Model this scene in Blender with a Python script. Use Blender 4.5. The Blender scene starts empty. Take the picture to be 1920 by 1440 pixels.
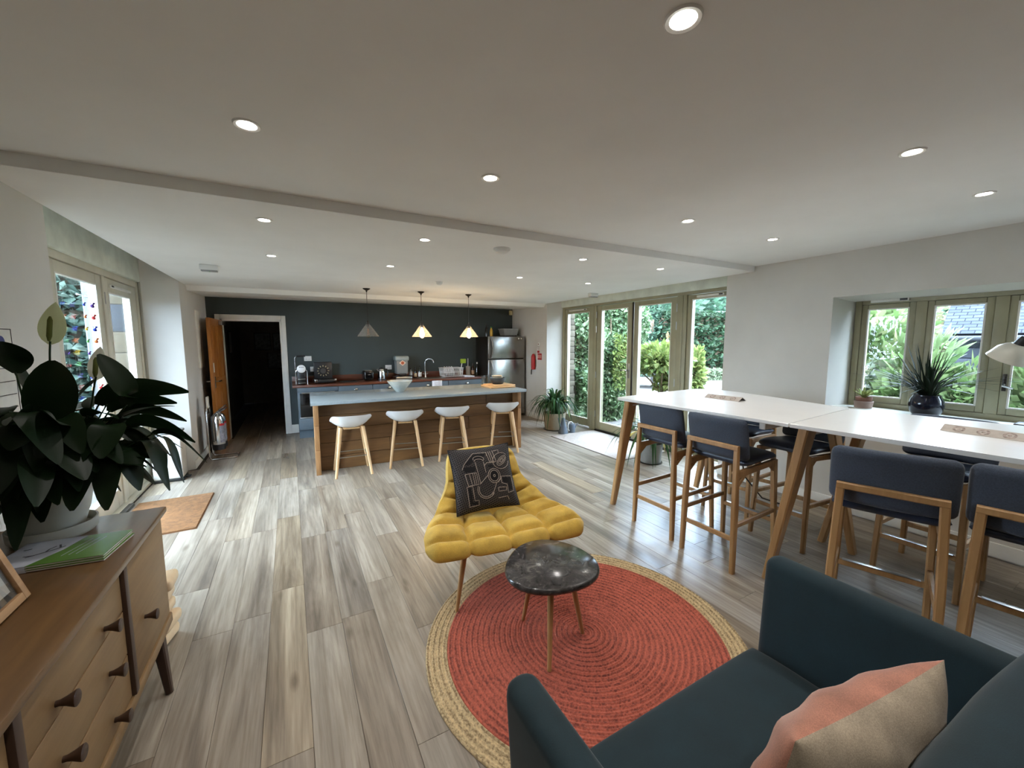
import bpy, bmesh, math, random
import numpy as np
from mathutils import Vector, Matrix, Euler
SC = bpy.context.scene
COL = SC.collection
PI = math.pi
R = math.radians
# ---------------------------------------------------------------- camera
F_PX, CAM_H = 748.4, 1.58
yaw, pitch, roll = R(29.0), R(5.93), R(-0.19)
fwd = Vector((math.sin(yaw)*math.cos(pitch), math.cos(yaw)*math.cos(pitch), -math.sin(pitch)))
rt = Vector((math.cos(yaw), -math.sin(yaw), 0)); up = rt.cross(fwd)
rt, up = math.cos(roll)*rt + math.sin(roll)*up, -math.sin(roll)*rt + math.cos(roll)*up
CAM = Vector((0, 0, CAM_H))
cd = bpy.data.cameras.new('camera'); cam = bpy.data.objects.new('camera', cd); COL.objects.link(cam)
cd.sensor_width = 36; cd.lens = F_PX/1920*36; cd.clip_start = 0.02; cd.clip_end = 300
cam.matrix_world = Matrix(((rt.x, up.x, -fwd.x, 0), (rt.y, up.y, -fwd.y, 0), (rt.z, up.z, -fwd.z, CAM_H), (0, 0, 0, 1)))
SC.camera = cam
def at(px, py, X=None, Y=None, Z=None):
    d = fwd*F_PX + rt*(px-960) - up*(py-720)
    t = X/d.x if X is not None else Y/d.y if Y is not None else (Z-CAM_H)/d.z
    return CAM + d*t
# ---------------------------------------------------------------- world and view
W = bpy.data.worlds.new('overcast_sky'); SC.world = W; W.use_nodes = True
nt = W.node_tree; nt.nodes.clear()
wo = nt.nodes.new('ShaderNodeOutputWorld'); bg = nt.nodes.new('ShaderNodeBackground')
tc = nt.nodes.new('ShaderNodeTexCoord'); nz = nt.nodes.new('ShaderNodeTexNoise'); cr = nt.nodes.new('ShaderNodeValToRGB')
nz.inputs['Scale'].default_value = 2.2; nz.inputs['Detail'].default_value = 5
cr.color_ramp.elements[0].position = .35; cr.color_ramp.elements[0].color = (.58, .74, 1, 1)
cr.color_ramp.elements[1].position = .65; cr.color_ramp.elements[1].color = (.72, .85, 1, 1)
nt.links.new(tc.outputs['Generated'], nz.inputs['Vector']); nt.links.new(nz.outputs['Fac'], cr.inputs['Fac'])
nt.links.new(cr.outputs['Color'], bg.inputs['Color']); bg.inputs['Strength'].default_value = 21
nt.links.new(bg.outputs['Background'], wo.inputs['Surface'])
DOWN_W = 11.5      # watts of each ceiling downlight
SC.view_settings.view_transform = 'Standard'; SC.view_settings.look = 'None'
SC.view_settings.gamma = 1; SC.view_settings.use_curve_mapping = False
SC.view_settings.exposure = 0.92
SC.cycles.max_bounces = 7; SC.cycles.diffuse_bounces = 4; SC.cycles.glossy_bounces = 3
SC.cycles.transparent_max_bounces = 16; SC.cycles.transmission_bounces = 4
SC.cycles.use_adaptive_sampling = True; SC.cycles.adaptive_threshold = .04
SC.cycles.caustics_reflective = False; SC.cycles.caustics_refractive = False
SC.cycles.sample_clamp_indirect = 4.0
SC.cycles.use_denoising = True
# ---------------------------------------------------------------- materials
def lin(c):
    return tuple(((v/255)/12.92 if v/255 <= .04045 else ((v/255+.055)/1.055)**2.4) for v in c)
def nodes(name):
    m = bpy.data.materials.new(name); m.use_nodes = True; n = m.node_tree
    return m, n, n.nodes['Principled BSDF'], n.nodes['Material Output']
def coords(n, scale=(1, 1, 1), rnd=False):
    t = n.nodes.new('ShaderNodeTexCoord'); mp = n.nodes.new('ShaderNodeMapping'); mp.inputs['Scale'].default_value = scale
    src = t.outputs['Object']
    if rnd:
        oi = n.nodes.new('ShaderNodeObjectInfo'); va = n.nodes.new('ShaderNodeVectorMath'); va.operation = 'MULTIPLY_ADD'
        va.inputs[1].default_value = (0, 0, 0); cx = n.nodes.new('ShaderNodeCombineXYZ')
        ml = n.nodes.new('ShaderNodeMath'); ml.operation = 'MULTIPLY'; ml.inputs[1].default_value = 37.0
        n.links.new(oi.outputs['Random'], ml.inputs[0]); n.links.new(ml.outputs[0], cx.inputs[0]); n.links.new(ml.outputs[0], cx.inputs[1]); n.links.new(ml.outputs[0], cx.inputs[2])
        va2 = n.nodes.new('ShaderNodeVectorMath'); va2.operation = 'ADD'
        n.links.new(src, va2.inputs[0]); n.links.new(cx.outputs[0], va2.inputs[1]); src = va2.outputs[0]
    n.links.new(src, mp.inputs['Vector']); return mp.outputs['Vector']
def noise(n, vec, scale, detail=4, rough=.55, dist=0):
    t = n.nodes.new('ShaderNodeTexNoise'); t.inputs['Scale'].default_value = scale; t.inputs['Detail'].default_value = detail
    t.inputs['Roughness'].default_value = rough; t.inputs['Distortion'].default_value = dist; n.links.new(vec, t.inputs['Vector']); return t.outputs['Fac']
def ramp(n, fac, stops):
    r = n.nodes.new('ShaderNodeValToRGB'); e = r.color_ramp.elements
    while len(e) < len(stops): e.new(.5)
    for k, (p, c) in enumerate(stops): e[k].position = p; e[k].color = (*lin(c), 1)
    n.links.new(fac, r.inputs['Fac']); return r.outputs['Color']
def bump(n, b, fac, strength, dist=.01):
    bu = n.nodes.new('ShaderNodeBump'); bu.inputs['Strength'].default_value = strength; bu.inputs['Distance'].default_value = dist
    n.links.new(fac, bu.inputs['Height']); n.links.new(bu.outputs['Normal'], b.inputs['Normal'])
def sc3(c, k): return tuple(min(255, max(0, v*k)) for v in c)
def M(name, c, rough=.5, metal=0, var=.06, vs=6, bs=0, bstr=0, sheen=0, coat=0, emit=None, es=0, sub=0):
    m, n, b, o = nodes(name); v = coords(n)
    f = noise(n, v, vs)
    n.links.new(ramp(n, f, [(.3, sc3(c, 1-var)), (.7, sc3(c, 1+var))]), b.inputs['Base Color'])
    b.inputs['Roughness'].default_value = rough; b.inputs['Metallic'].default_value = metal
    if bs: bump(n, b, noise(n, v, bs, 3), bstr, .004)
    if sheen: b.inputs['Sheen Weight'].default_value = sheen; b.inputs['Sheen Roughness'].default_value = .4
    if coat: b.inputs['Coat Weight'].default_value = coat; b.inputs['Coat Roughness'].default_value = .08
    if emit: b.inputs['Emission Color'].default_value = (*lin(emit), 1); b.inputs['Emission Strength'].default_value = es
    return m
def wood(name, c1, c2, axis=0, grain=9, rough=.45, rnd=True, stretch=.07, knots=False, var=0, coat=0):
    m, n, b, o = nodes(name); s = [1, 1, 1]; s[axis] = stretch
    v = coords(n, tuple(s), rnd)
    f = noise(n, v, grain, 6, .62, .6); f2 = noise(n, v, grain*6, 3, .5)
    mx = n.nodes.new('ShaderNodeMath'); mx.operation = 'MULTIPLY_ADD'; mx.inputs[1].default_value = .35; n.links.new(f2, mx.inputs[0]); 
    m2 = n.nodes.new('ShaderNodeMath'); m2.operation = 'MULTIPLY'; m2.inputs[1].default_value = .68; n.links.new(f, m2.inputs[0]); n.links.new(m2.outputs[0], mx.inputs[2])
    colr = ramp(n, mx.outputs[0], [(.32, c2), (.5, tuple((a+d)/2 for a, d in zip(c1, c2))), (.68, c1)])
    if knots:
        k = n.nodes.new('ShaderNodeTexVoronoi'); k.inputs['Scale'].default_value = 3.2; k.inputs['Randomness'].default_value = 1
        s2 = [1, 1, 1]; s2[axis] = .45; n.links.new(coords(n, tuple(s2), rnd), k.inputs['Vector'])
        kr = n.nodes.new('ShaderNodeValToRGB'); kr.color_ramp.elements[0].position = .04; kr.color_ramp.elements[0].color = (.25, .2, .18, 1)
        kr.color_ramp.elements[1].position = .13; kr.color_ramp.elements[1].color = (1, 1, 1, 1); n.links.new(k.outputs['Distance'], kr.inputs['Fac'])
        mm = n.nodes.new('ShaderNodeMix'); mm.data_type = 'RGBA'; mm.blend_type = 'MULTIPLY'; mm.inputs[0].default_value = .85
        n.links.new(colr, mm.inputs[6]); n.links.new(kr.outputs['Color'], mm.inputs[7]); colr = mm.outputs[2]
    if var:
        oi = n.nodes.new('ShaderNodeObjectInfo'); hs = n.nodes.new('ShaderNodeHueSaturation'); mr = n.nodes.new('ShaderNodeMapRange')
        mr.inputs['To Min'].default_value = 1-var; mr.inputs['To Max'].default_value = 1+var
        n.links.new(oi.outputs['Random'], mr.inputs['Value']); n.links.new(mr.outputs[0], hs.inputs['Value']); n.links.new(colr, hs.inputs['Color']); colr = hs.outputs['Color']
    n.links.new(colr, b.inputs['Base Color']); b.inputs['Roughness'].default_value = rough
    bump(n, b, mx.outputs[0], .12, .003)
    if coat: b.inputs['Coat Weight'].default_value = coat; b.inputs['Coat Roughness'].default_value = .15
    return m
def glassm(name, tint=(255, 255, 255), refl=.06, rough=0.0, dens=0):
    m, n, b, o = nodes(name); n.nodes.remove(b)
    t = n.nodes.new('ShaderNodeBsdfTransparent'); t.inputs['Color'].default_value = (*lin(tint), 1)
    g = n.nodes.new('ShaderNodeBsdfGlossy'); g.inputs['Roughness'].default_value = rough
    lw = n.nodes.new('ShaderNodeLayerWeight'); lw.inputs['Blend'].default_value = .35
    mr = n.nodes.new('ShaderNodeMapRange'); mr.inputs['To Min'].default_value = refl; mr.inputs['To Max'].default_value = .7
    mx = n.nodes.new('ShaderNodeMixShader'); n.links.new(lw.outputs['Facing'], mr.inputs['Value'])
    pw = n.nodes.new('ShaderNodeMath'); pw.operation = 'POWER'; pw.inputs[1].default_value = 3; n.links.new(lw.outputs['Facing'], pw.inputs[0]); n.links.new(pw.outputs[0], mr.inputs['Value'])
    n.links.new(mr.outputs[0], mx.inputs[0]); n.links.new(t.outputs[0], mx.inputs[1]); n.links.new(g.outputs[0], mx.inputs[2]); n.links.new(mx.outputs[0], o.inputs['Surface'])
    return m
def frostm(name, c, alpha=.5, rough=.25):
    m, n, b, o = nodes(name); b.inputs['Base Color'].default_value = (*lin(c), 1); b.inputs['Roughness'].default_value = rough; b.inputs['Alpha'].default_value = alpha
    f = noise(n, coords(n), 30); n.links.new(ramp(n, f, [(.3, sc3(c, .97)), (.7, sc3(c, 1.03))]), b.inputs['Base Color']); return m
def leafm(name, cols, rough=.4, trans=.35, vs=0):
    m, n, b, o = nodes(name)
    ge = n.nodes.new('ShaderNodeNewGeometry'); fac = ge.outputs['Random Per Island']
    if vs: fac = noise(n, coords(n), vs, 4)
    k = len(cols); colr = ramp(n, fac, [((i+.0)/max(1, k-1), c) for i, c in enumerate(cols)])
    n.links.new(colr, b.inputs['Base Color']); b.inputs['Roughness'].default_value = rough; b.inputs['Specular IOR Level'].default_value = .25
    tr = n.nodes.new('ShaderNodeBsdfTranslucent'); n.links.new(colr, tr.inputs['Color'])
    mx = n.nodes.new('ShaderNodeMixShader'); mx.inputs[0].default_value = trans
    n.links.new(b.outputs[0], mx.inputs[1]); n.links.new(tr.outputs[0], mx.inputs[2]); n.links.new(mx.outputs[0], o.inputs['Surface']); return m
def emitm(name, c, s):
    m, n, b, o = nodes(name); n.nodes.remove(b); e = n.nodes.new('ShaderNodeEmission'); e.inputs['Color'].default_value = (*lin(c), 1)
    e.inputs['Strength'].default_value = s; n.links.new(e.outputs[0], o.inputs['Surface']); return m
# ---------------------------------------------------------------- mesh helpers
def BM(): return bmesh.new()
def box(bm, x0, x1, y0, y1, z0, z1, bev=0, seg=2, mtx=None):
    vs = bmesh.ops.create_cube(bm, size=1)['verts']
    for v in vs: v.co = Vector((x0+(v.co.x+.5)*(x1-x0), y0+(v.co.y+.5)*(y1-y0), z0+(v.co.z+.5)*(z1-z0)))
    if bev:
        es = list({e for v in vs for e in v.link_edges})
        r = bmesh.ops.bevel(bm, geom=es, offset=bev, segments=seg, profile=.5, affect='EDGES'); vs = list({v for f in r['faces'] for v in f.verts} | {v for v in vs if v.is_valid})
        st = list(vs); seen = set(vs)
        while st:
            q = st.pop()
            for e in q.link_edges:
                w = e.other_vert(q)
                if w not in seen: seen.add(w); st.append(w)
        vs = list(seen)
    if mtx: 
        for v in vs: v.co = mtx @ v.co
    return vs
def ring_faces(bm, A, B):
    n = len(A)
    for i in range(n): bm.faces.new((A[i], A[(i+1) % n], B[(i+1) % n], B[i]))
def tube(bm, pts, r, seg=8, cap=True, flat=1.0, rot=0, updir=None, closed=False):
    pts = [Vector(p) for p in pts]; n = len(pts); rr = r if isinstance(r, (list, tuple)) else [r]*n
    prev = None; rings = []
    for i, p in enumerate(pts):
        if closed: d = pts[(i+1) % n]-pts[i-1]
        else: d = pts[min(i+1, n-1)]-pts[max(i-1, 0)]
        d.normalize()
        if prev is None:
            a = Vector(updir) if updir else (Vector((0, 0, 1)) if abs(d.z) < .9 else Vector((1, 0, 0)))
            u = (a - d*a.dot(d)).normalized()
        else: u = (prev - d*prev.dot(d)).normalized()
        prev = u; w = d.cross(u)
        rings.append([bm.verts.new(p + rr[i]*(u*math.cos(t)*flat + w*math.sin(t))) for t in [2*PI*k/seg+rot for k in range(seg)]])
    for a, b in zip(rings, rings[1:]): ring_faces(bm, a, b)
    if closed: ring_faces(bm, rings[-1], rings[0])
    elif cap:
        bm.faces.new(list(reversed(rings[0]))); bm.faces.new(rings[-1])
    return rings
def bar(bm, p0, p1, w0, d0, w1=None, d1=None, updir=(1, 0, 0), bev=.006):
    # rectangular tapered bar with chamfered corners; w along updir, d across
    p0, p1 = Vector(p0), Vector(p1); w1 = w0 if w1 is None else w1; d1 = d0 if d1 is None else d1
    d = (p1-p0).normalized(); a = Vector(updir); u = (a-d*a.dot(d)).normalized(); v = d.cross(u); rings = []
    for p, w, t in ((p0, w0/2, d0/2), (p1, w1/2, d1/2)):
        c = min(bev, w*.4, t*.4)
        pr = [(w-c, -t), (w, -t+c), (w, t-c), (w-c, t), (-w+c, t), (-w, t-c), (-w, -t+c), (-w+c, -t)]
        rings.append([bm.verts.new(p+u*x+v*y) for x, y in pr])
    ring_faces(bm, *rings); bm.faces.new(list(reversed(rings[0]))); bm.faces.new(rings[1])
def lathe(bm, prof, seg=28, c=(0, 0, 0), sx=1, sy=1, mtx=None):
    c = Vector(c); rings = []
    for r, z in prof:
        if r < 1e-5: rings.append([bm.verts.new(c+Vector((0, 0, z)))])
        else: rings.append([bm.verts.new(c+Vector((r*sx*math.cos(2*PI*k/seg), r*sy*math.sin(2*PI*k/seg), z))) for k in range(seg)])
    for a, b in zip(rings, rings[1:]):
        if len(a) == 1 and len(b) == 1: continue
        if len(a) == 1:
            for i in range(seg): bm.faces.new((a[0], b[(i+1) % seg], b[i]))
        elif len(b) == 1:
            for i in range(seg): bm.faces.new((a[i], a[(i+1) % seg], b[0]))
        else: ring_faces(bm, a, b)
    if mtx:
        for q in rings:
            for v in q: v.co = mtx @ v.co
def prism(bm, poly, z0, z1, mtx=None):
    a = [bm.verts.new((x, y, z0)) for x, y in poly]; b = [bm.verts.new((x, y, z1)) for x, y in poly]
    ring_faces(bm, a, b); bm.faces.new(list(reversed(a))); bm.faces.new(b)
    if mtx:
        for v in a+b: v.co = mtx @ v.co
def grid(bm, P, closed_u=False):
    V = [[bm.verts.new(p) for p in row] for row in P]
    for a, b in zip(V, V[1:]):
        for i in range(len(a)-1): bm.faces.new((a[i], a[i+1], b[i+1], b[i]))
        if closed_u: bm.faces.new((a[-1], a[0], b[0], b[-1]))
    return V
def obj(name, bm, m, parent=None, smooth=True, ang=40, loc=None, rot=None):
    if isinstance(bm, bpy.types.Mesh): me = bm
    else:
        bmesh.ops.recalc_face_normals(bm, faces=bm.faces[:]); me = bpy.data.meshes.new(name); bm.to_mesh(me); bm.free()
        if smooth:
            me.shade_smooth()
            if ang: me.set_sharp_from_angle(angle=R(ang))
    if m is not None and len(me.materials) == 0: me.materials.append(m)
    o = bpy.data.objects.new(name, me); COL.objects.link(o)
    if parent: o.parent = parent
    if loc is not None: o.location = loc
    if rot is not None: o.rotation_euler = rot
    return o
def tag(o, label, cat, group=None, kind=None):
    o['label'] = label; o['category'] = cat
    if group: o['group'] = group
    if kind: o['kind'] = kind
    return o
def thing(name, label, cat, loc=(0, 0, 0), rz=0, group=None):
    o = bpy.data.objects.new(name, None); COL.objects.link(o); o.empty_display_size = .1
    o.location = loc; o.rotation_euler = (0, 0, rz); return tag(o, label, cat, group)
def struct(name, bm, m, label=None, parent=None, **k):
    o = obj(name, bm, m, parent, **k); o['kind'] = 'structure'
    if label: o['label'] = label
    return o
def sempty(name, label, loc=(0, 0, 0)):
    o = bpy.data.objects.new(name, None); COL.objects.link(o); o.location = loc; o['kind'] = 'structure'; o['label'] = label; return o
def dup(root, loc, rz, label):
    r = root.copy(); COL.objects.link(r); r.location = loc; r.rotation_euler = (0, 0, rz); r['label'] = label
    for ch in list(root.children):
        c = ch.copy(); COL.objects.link(c); c.parent = r
        for g in ch.children:
            d = g.copy(); COL.objects.link(d); d.parent = c
    return r
def mod(o, t, **k):
    q = o.modifiers.new(t.lower(), t)
    for a, v in k.items(): setattr(q, a, v)
    return o
def one(name, fn, m, parent, **k):
    bm = BM(); fn(bm); return obj(name, bm, m, parent, **k)
def pbox(name, m, parent, *a, **k):
    bm = BM(); box(bm, *a, **k); return obj(name, bm, m, parent)
def ptube(name, m, parent, pts, r, **k):
    bm = BM(); tube(bm, pts, r, **k); return obj(name, bm, m, parent)
def plathe(name, m, parent, prof, **k):
    bm = BM(); lathe(bm, prof, **k); return obj(name, bm, m, parent)
def text(name, s, size, m, parent, loc, rot, ext=.0006):
    cu = bpy.data.curves.new(name, 'FONT'); cu.body = s; cu.size = size; cu.extrude = ext; cu.align_x = 'CENTER'; cu.align_y = 'CENTER'
    t = bpy.data.objects.new(name, cu); COL.objects.link(t); me = bpy.data.meshes.new_from_object(t); COL.objects.unlink(t); bpy.data.objects.remove(t)
    me.materials.clear(); return obj(name, me, m, parent, loc=loc, rot=rot)
rnd = random.Random(7)
def smooth01(t): t = max(0, min(1, t)); return t*t*(3-2*t)
# ================================================================ room shell
XL, XR, YB, YF, ZN, ZF = -1.13, 4.42, 7.95, -2.6, 2.385, 2.33
mWall = M('wall_paint', (208, 206, 200), .85, var=.02, vs=2, bs=60, bstr=.08)
mCeil = M('ceiling_paint', (244, 245, 244), .9, var=.015, vs=1.5)
mTeal = M('teal_wall_paint', (60, 69, 69), .75, var=.03, vs=2)
mTrim = M('white_gloss_trim', (226, 224, 216), .4, var=.03, vs=5)
mSage = M('sage_frame_paint', (150, 145, 118), .45, var=.04, vs=4)
mCreamF = M('pale_frame_paint', (206, 202, 184), .45, var=.04, vs=4)
mLint = M('pale_green_lintel_paint', (222, 230, 220), .8, var=.05, vs=6, bs=40, bstr=.1)
mGlass = glassm('window_glass', (250, 253, 252), .022)
mBlack = M('black_plastic', (22, 22, 24), .4, var=.1)
mChrome = M('chrome', (205, 205, 208), .14, 1, var=.03)
mSteel = M('brushed_steel', (168, 168, 166), .3, 1, var=.04, vs=3)
mDarkMetal = M('dark_metal', (62, 58, 54), .35, .9, var=.1)
mWhite = M('white_plastic', (232, 232, 230), .35, var=.02)
mLed = emitm('lamp_led', (255, 247, 230), 28)
# ---- floor with single planks
def floor_mat():
    m, n, b, o = nodes('grey_oak_plank')
    v = coords(n, (1, .09, 1), True); f = noise(n, v, 7, 7, .62, .8); v2 = coords(n, (1, .04, 1), True); f2 = noise(n, v2, 60, 4, .6)
    oi = n.nodes.new('ShaderNodeObjectInfo')
    a = ramp(n, f, [(.28, (104, 96, 88)), (.45, (146, 137, 126)), (.6, (172, 163, 151)), (.75, (196, 190, 181))])
    g = ramp(n, f2, [(.3, (196, 190, 182)), (.6, (255, 255, 255))])
    mm = n.nodes.new('ShaderNodeMix'); mm.data_type = 'RGBA'; mm.blend_type = 'MULTIPLY'; mm.inputs[0].default_value = .75
    n.links.new(a, mm.inputs[6]); n.links.new(g, mm.inputs[7])
    tint = ramp(n, oi.outputs['Random'], [(0, (222, 214, 204)), (.35, (246, 244, 240)), (.7, (234, 230, 226)), (.86, (250, 240, 222)), (1, (236, 236, 238))])
    m2 = n.nodes.new('ShaderNodeMix'); m2.data_type = 'RGBA'; m2.blend_type = 'MULTIPLY'; m2.inputs[0].default_value = 1
    n.links.new(mm.outputs[2], m2.inputs[6]); n.links.new(tint, m2.inputs[7])
    vo = n.nodes.new('ShaderNodeTexVoronoi'); vo.inputs['Scale'].default_value = 2.6; n.links.new(coords(n, (1.6, .5, 1), True), vo.inputs['Vector'])
    kr = n.nodes.new('ShaderNodeValToRGB'); kr.color_ramp.elements[0].position = .03; kr.color_ramp.elements[0].color = (.42, .36, .3, 1); kr.color_ramp.elements[1].position = .1; kr.color_ramp.elements[1].color = (1, 1, 1, 1)
    n.links.new(vo.outputs['Distance'], kr.inputs['Fac'])
    m3 = n.nodes.new('ShaderNodeMix'); m3.data_type = 'RGBA'; m3.blend_type = 'MULTIPLY'; m3.inputs[0].default_value = .8
    n.links.new(m2.outputs[2], m3.inputs[6]); n.links.new(kr.outputs['Color'], m3.inputs[7]); n.links.new(m3.outputs[2], b.inputs['Base Color'])
    rr = n.nodes.new('ShaderNodeMapRange'); rr.inputs['To Min'].default_value = .22; rr.inputs['To Max'].default_value = .42; n.links.new(f, rr.inputs['Value']); n.links.new(rr.outputs[0], b.inputs['Roughness'])
    b.inputs['Specular IOR Level'].default_value = .5
    bump(n, b, f2, .12, .0015); return m
mFloor = floor_mat(); mGap = M('floor_gap', (58, 50, 42), .8)
bm = BM(); box(bm, -1.55, 4.85, YF, 12.7, -.12, -.004); floor = struct('floor', bm, mGap, 'grey wood plank floor of the whole room')
PW, PL = .1795, 1.22
def plank_mesh(w, l):
    b2 = BM(); box(b2, 0, w, 0, l, -.004, 0, bev=.0011, seg=1); me = bpy.data.meshes.new('plank'); b2.to_mesh(me); b2.free(); me.materials.append(mFloor); return me
full = plank_mesh(PW-.0012, PL-.0012)
x = -1.4352; row = 0; prnd = random.Random(3)
while x < 4.75:
    xe = min(x+PW, 4.76); y0, y1 = .2, 7.95
    if xe <= XL+.1: y0, y1 = 3.2, 6.2
    elif x >= XR-.03: y0, y1 = 2.9, 6.5
    elif -.98 < x and xe < .1: y1 = 12.5
    y = y0 - prnd.random()*PL
    while y < y1:
        a, c = max(y, y0), min(y+PL, y1)
        if c-a > .02:
            me = full if (c-a > PL-.001 and xe-x > PW-.001) else plank_mesh(xe-x-.0012, c-a-.0012)
            obj('plank', me, None, floor, loc=(x, a, 0))
        y += PL
    x += PW; row += 1
bm = BM(); box(bm, -1.13, 4.42, YF, .2, -.004, -.0005)
obj('floor_behind_sofa', bm, mFloor, floor)
# ---- ceiling
bm = BM(); box(bm, XL-.02, XR+.02, YF, 2.58, ZN, 2.62); box(bm, XL-.0, XR, 2.58, YB+.1, ZF, 2.62)
struct('ceiling', bm, mCeil, 'white plaster ceiling stepping down towards the kitchen', smooth=False)
bm = BM(); box(bm, XL, 4.39, 2.568, 2.579, ZF-.004, ZN+.004, bev=.002, seg=1); struct('trim_1', bm, mCeil, 'white fascia of the ceiling step')
bm = BM(); prism(bm, [(6.60, 2.335), (6.66, 2.268), (YB, 2.318), (YB, 2.335)], XL, XR, Matrix(((0, 0, 1, 0), (1, 0, 0, 0), (0, 1, 0, 0), (0, 0, 0, 1))))
struct('trim_2', bm, mCeil, 'shallow white bulkhead above the teal wall', smooth=False)
# ---- left wall
bm = BM()
prism(bm, [(XL, YF), (XL, 3.2), (-1.45, 3.16), (-1.80, 3.16), (-1.80, YF)], 0, 2.62)
prism(bm, [(XL, 6.23), (XL, YB+.15), (-1.80, YB+.15), (-1.80, 6.14), (-1.49, 6.14), (-1.45, 6.11)], 0, 2.62)
box(bm, -1.80, XL, 3.1, 6.3, 2.56, 2.62)
struct('wall_left', bm, mWall, 'white left wall with deep splayed reveal at the garden door', smooth=False)
bm = BM(); box(bm, -1.80, -1.45, 3.16, 6.12, 2.274, 2.57, bev=.015); struct('trim_3', bm, mLint, 'pale green plastered lintel over the left garden door')
# ---- right wall
bm = BM()
box(bm, XR, 4.98, YF, 1.84, 0, .945)
box(bm, XR, 4.98, YF, -.62, .945, 2.62)
prism(bm, [(1.965, 0), (1.985, XR), (2.62, XR), (2.62, 4.98), (1.955, 4.98), (1.955, 4.72)][1:], -.62, 1.84, Matrix(((0, 1, 0, 0), (0, 0, 1, 0), (1, 0, 0, 0), (0, 0, 0, 1))))
prism(bm, [(XR, 1.84), (4.75, 1.79), (4.98, 1.79), (4.98, 2.95), (4.75, 2.95), (XR, 2.885)], 0, 2.62)
prism(bm, [(XR, 6.56), (4.72, 6.47), (4.98, 6.47), (4.98, YB+.15), (XR, YB+.15)], 0, 2.62)
box(bm, XR, 4.98, 2.9, 6.6, 2.41, 2.62)
struct('wall_right', bm, mWall, 'white right wall with garden doors and a wide window', smooth=False)
bm = BM(); box(bm, 4.70, 4.98, 2.9, 6.5, 2.253, 2.45, bev=.01); struct('trim_4', bm, mLint, 'pale green lintel above the right garden doors')
# ---- back wall and front wall, corridor
DX0, DX1, DZ = -.96, -.104, 1.976
bm = BM(); box(bm, -1.75, DX0, YB, YB+.14, 0, 2.62); box(bm, DX1, 4.98, YB, YB+.14, 0, 2.62); box(bm, DX0, DX1, YB, YB+.14, DZ, 2.62)
struct('wall_back', bm, mTeal, 'dark teal painted kitchen wall', smooth=False)
bm = BM(); box(bm, -1.75, 4.98, YF-.15, YF, 0, 2.62); struct('wall_front', bm, mWall, 'white wall behind the viewer', smooth=False)
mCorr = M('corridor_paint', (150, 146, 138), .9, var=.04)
bm = BM(); box(bm, -1.3, -1.12, YB+.14, 12.6, 0, 2.4); box(bm, .16, .3, YB+.14, 12.6, 0, 2.4); box(bm, -1.3, .3, 12.5, 12.6, 0, 2.4)
struct('wall_corridor', bm, mCorr, 'unlit corridor walls beyond the open door', smooth=False)
bm = BM(); box(bm, -1.3, .3, YB+.14, 12.6, 2.3, 2.4); struct('ceiling_corridor', bm, mCorr, 'unlit corridor ceiling', smooth=False)
# ---- skirting and door frame
bm = BM(); box(bm, XR-.018, XR, YF, 2.885, .012, .12, bev=.006); struct('baseboard_right', bm, mTrim, 'white skirting under the window')
bm = BM(); box(bm, XR-.018, XR, 6.56, 7.3, 0, .12, bev=.006); struct('baseboard_kitchen', bm, mTrim, 'white skirting beside the fridge')
bm = BM(); box(bm, XL, XL+.018, 6.23, 7.9, 0, .1, bev=.006); box(bm, XL, XL+.018, YF, 3.2, 0, .1, bev=.006); struct('baseboard_left', bm, mTrim, 'white skirting of the left wall')
bm = BM(); box(bm, -.04, .07, YB-.018, YB, 0, .15, bev=.005); struct('baseboard_back', bm, mTrim, 'short white skirting beside the door frame')
bm = BM()
for a, b_ in ((DX0-.065, DX0), (DX1, DX1+.065)): box(bm, a, b_, YB-.02, YB+.005, 0, DZ+.072, bev=.006)
box(bm, DX0, DX1, YB-.02, YB+.005, DZ, DZ+.072, bev=.006)
box(bm, DX0, DX0+.03, YB-.015, YB+.15, 0, DZ); box(bm, DX1-.03, DX1, YB-.015, YB+.15, 0, DZ); box(bm, DX0, DX1, YB-.015, YB+.15, DZ-.03, DZ)
struct('trim_5', bm, mTrim, 'white architrave around the corridor door')
# ---- open oak door
mOakDoor = wood('oak_door', (190, 124, 58), (150, 90, 36), 2, 7, .35, stretch=.1)
dr = sempty('door_1', 'open oak panelled door at the corridor', (DX0+.03, YB-.02, 0)); dr.rotation_euler = (0, 0, R(-94))
pbox('leaf', mOakDoor, dr, 0, .80, -.04, 0, .008, 1.95, bev=.003)
for a, b_, c, d in ((.09, .36, .12, .95), (.44, .71, .12, .95), (.09, .36, 1.06, 1.85), (.44, .71, 1.06, 1.85)):
    for s in (-.0445, .0005):
        bm = BM(); 
        for q in ((a, a+.02, c, d), (b_-.02, b_, c, d), (a, b_, c, c+.02), (a, b_, d-.02, d)): box(bm, q[0], q[1], s, s+.004, q[2], q[3], bev=.0015, seg=1)
        obj('panel_moulding', bm, mOakDoor, dr)
for s in (-1, 1):
    y = .003 if s > 0 else -.043
    h = pbox('handle_plate', mChrome, dr, .725, .765, min(y, y+s*.006), max(y, y+s*.006), .93, 1.1, bev=.002)
    bm = BM(); tube(bm, [(.745, y, 1.03), (.745, y+s*.05, 1.03), (.735, y+s*.055, 1.03), (.63, y+s*.055, 1.03)], .009); obj('lever_handle', bm, mChrome, h)
pbox('notice_plate', mWhite, dr, .72, .77, .001, .004, 1.16, 1.3, bev=.001)
pbox('door_closer', mSteel, dr, .02, .27, .0, .05, 1.87, 1.93, bev=.006)
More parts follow.
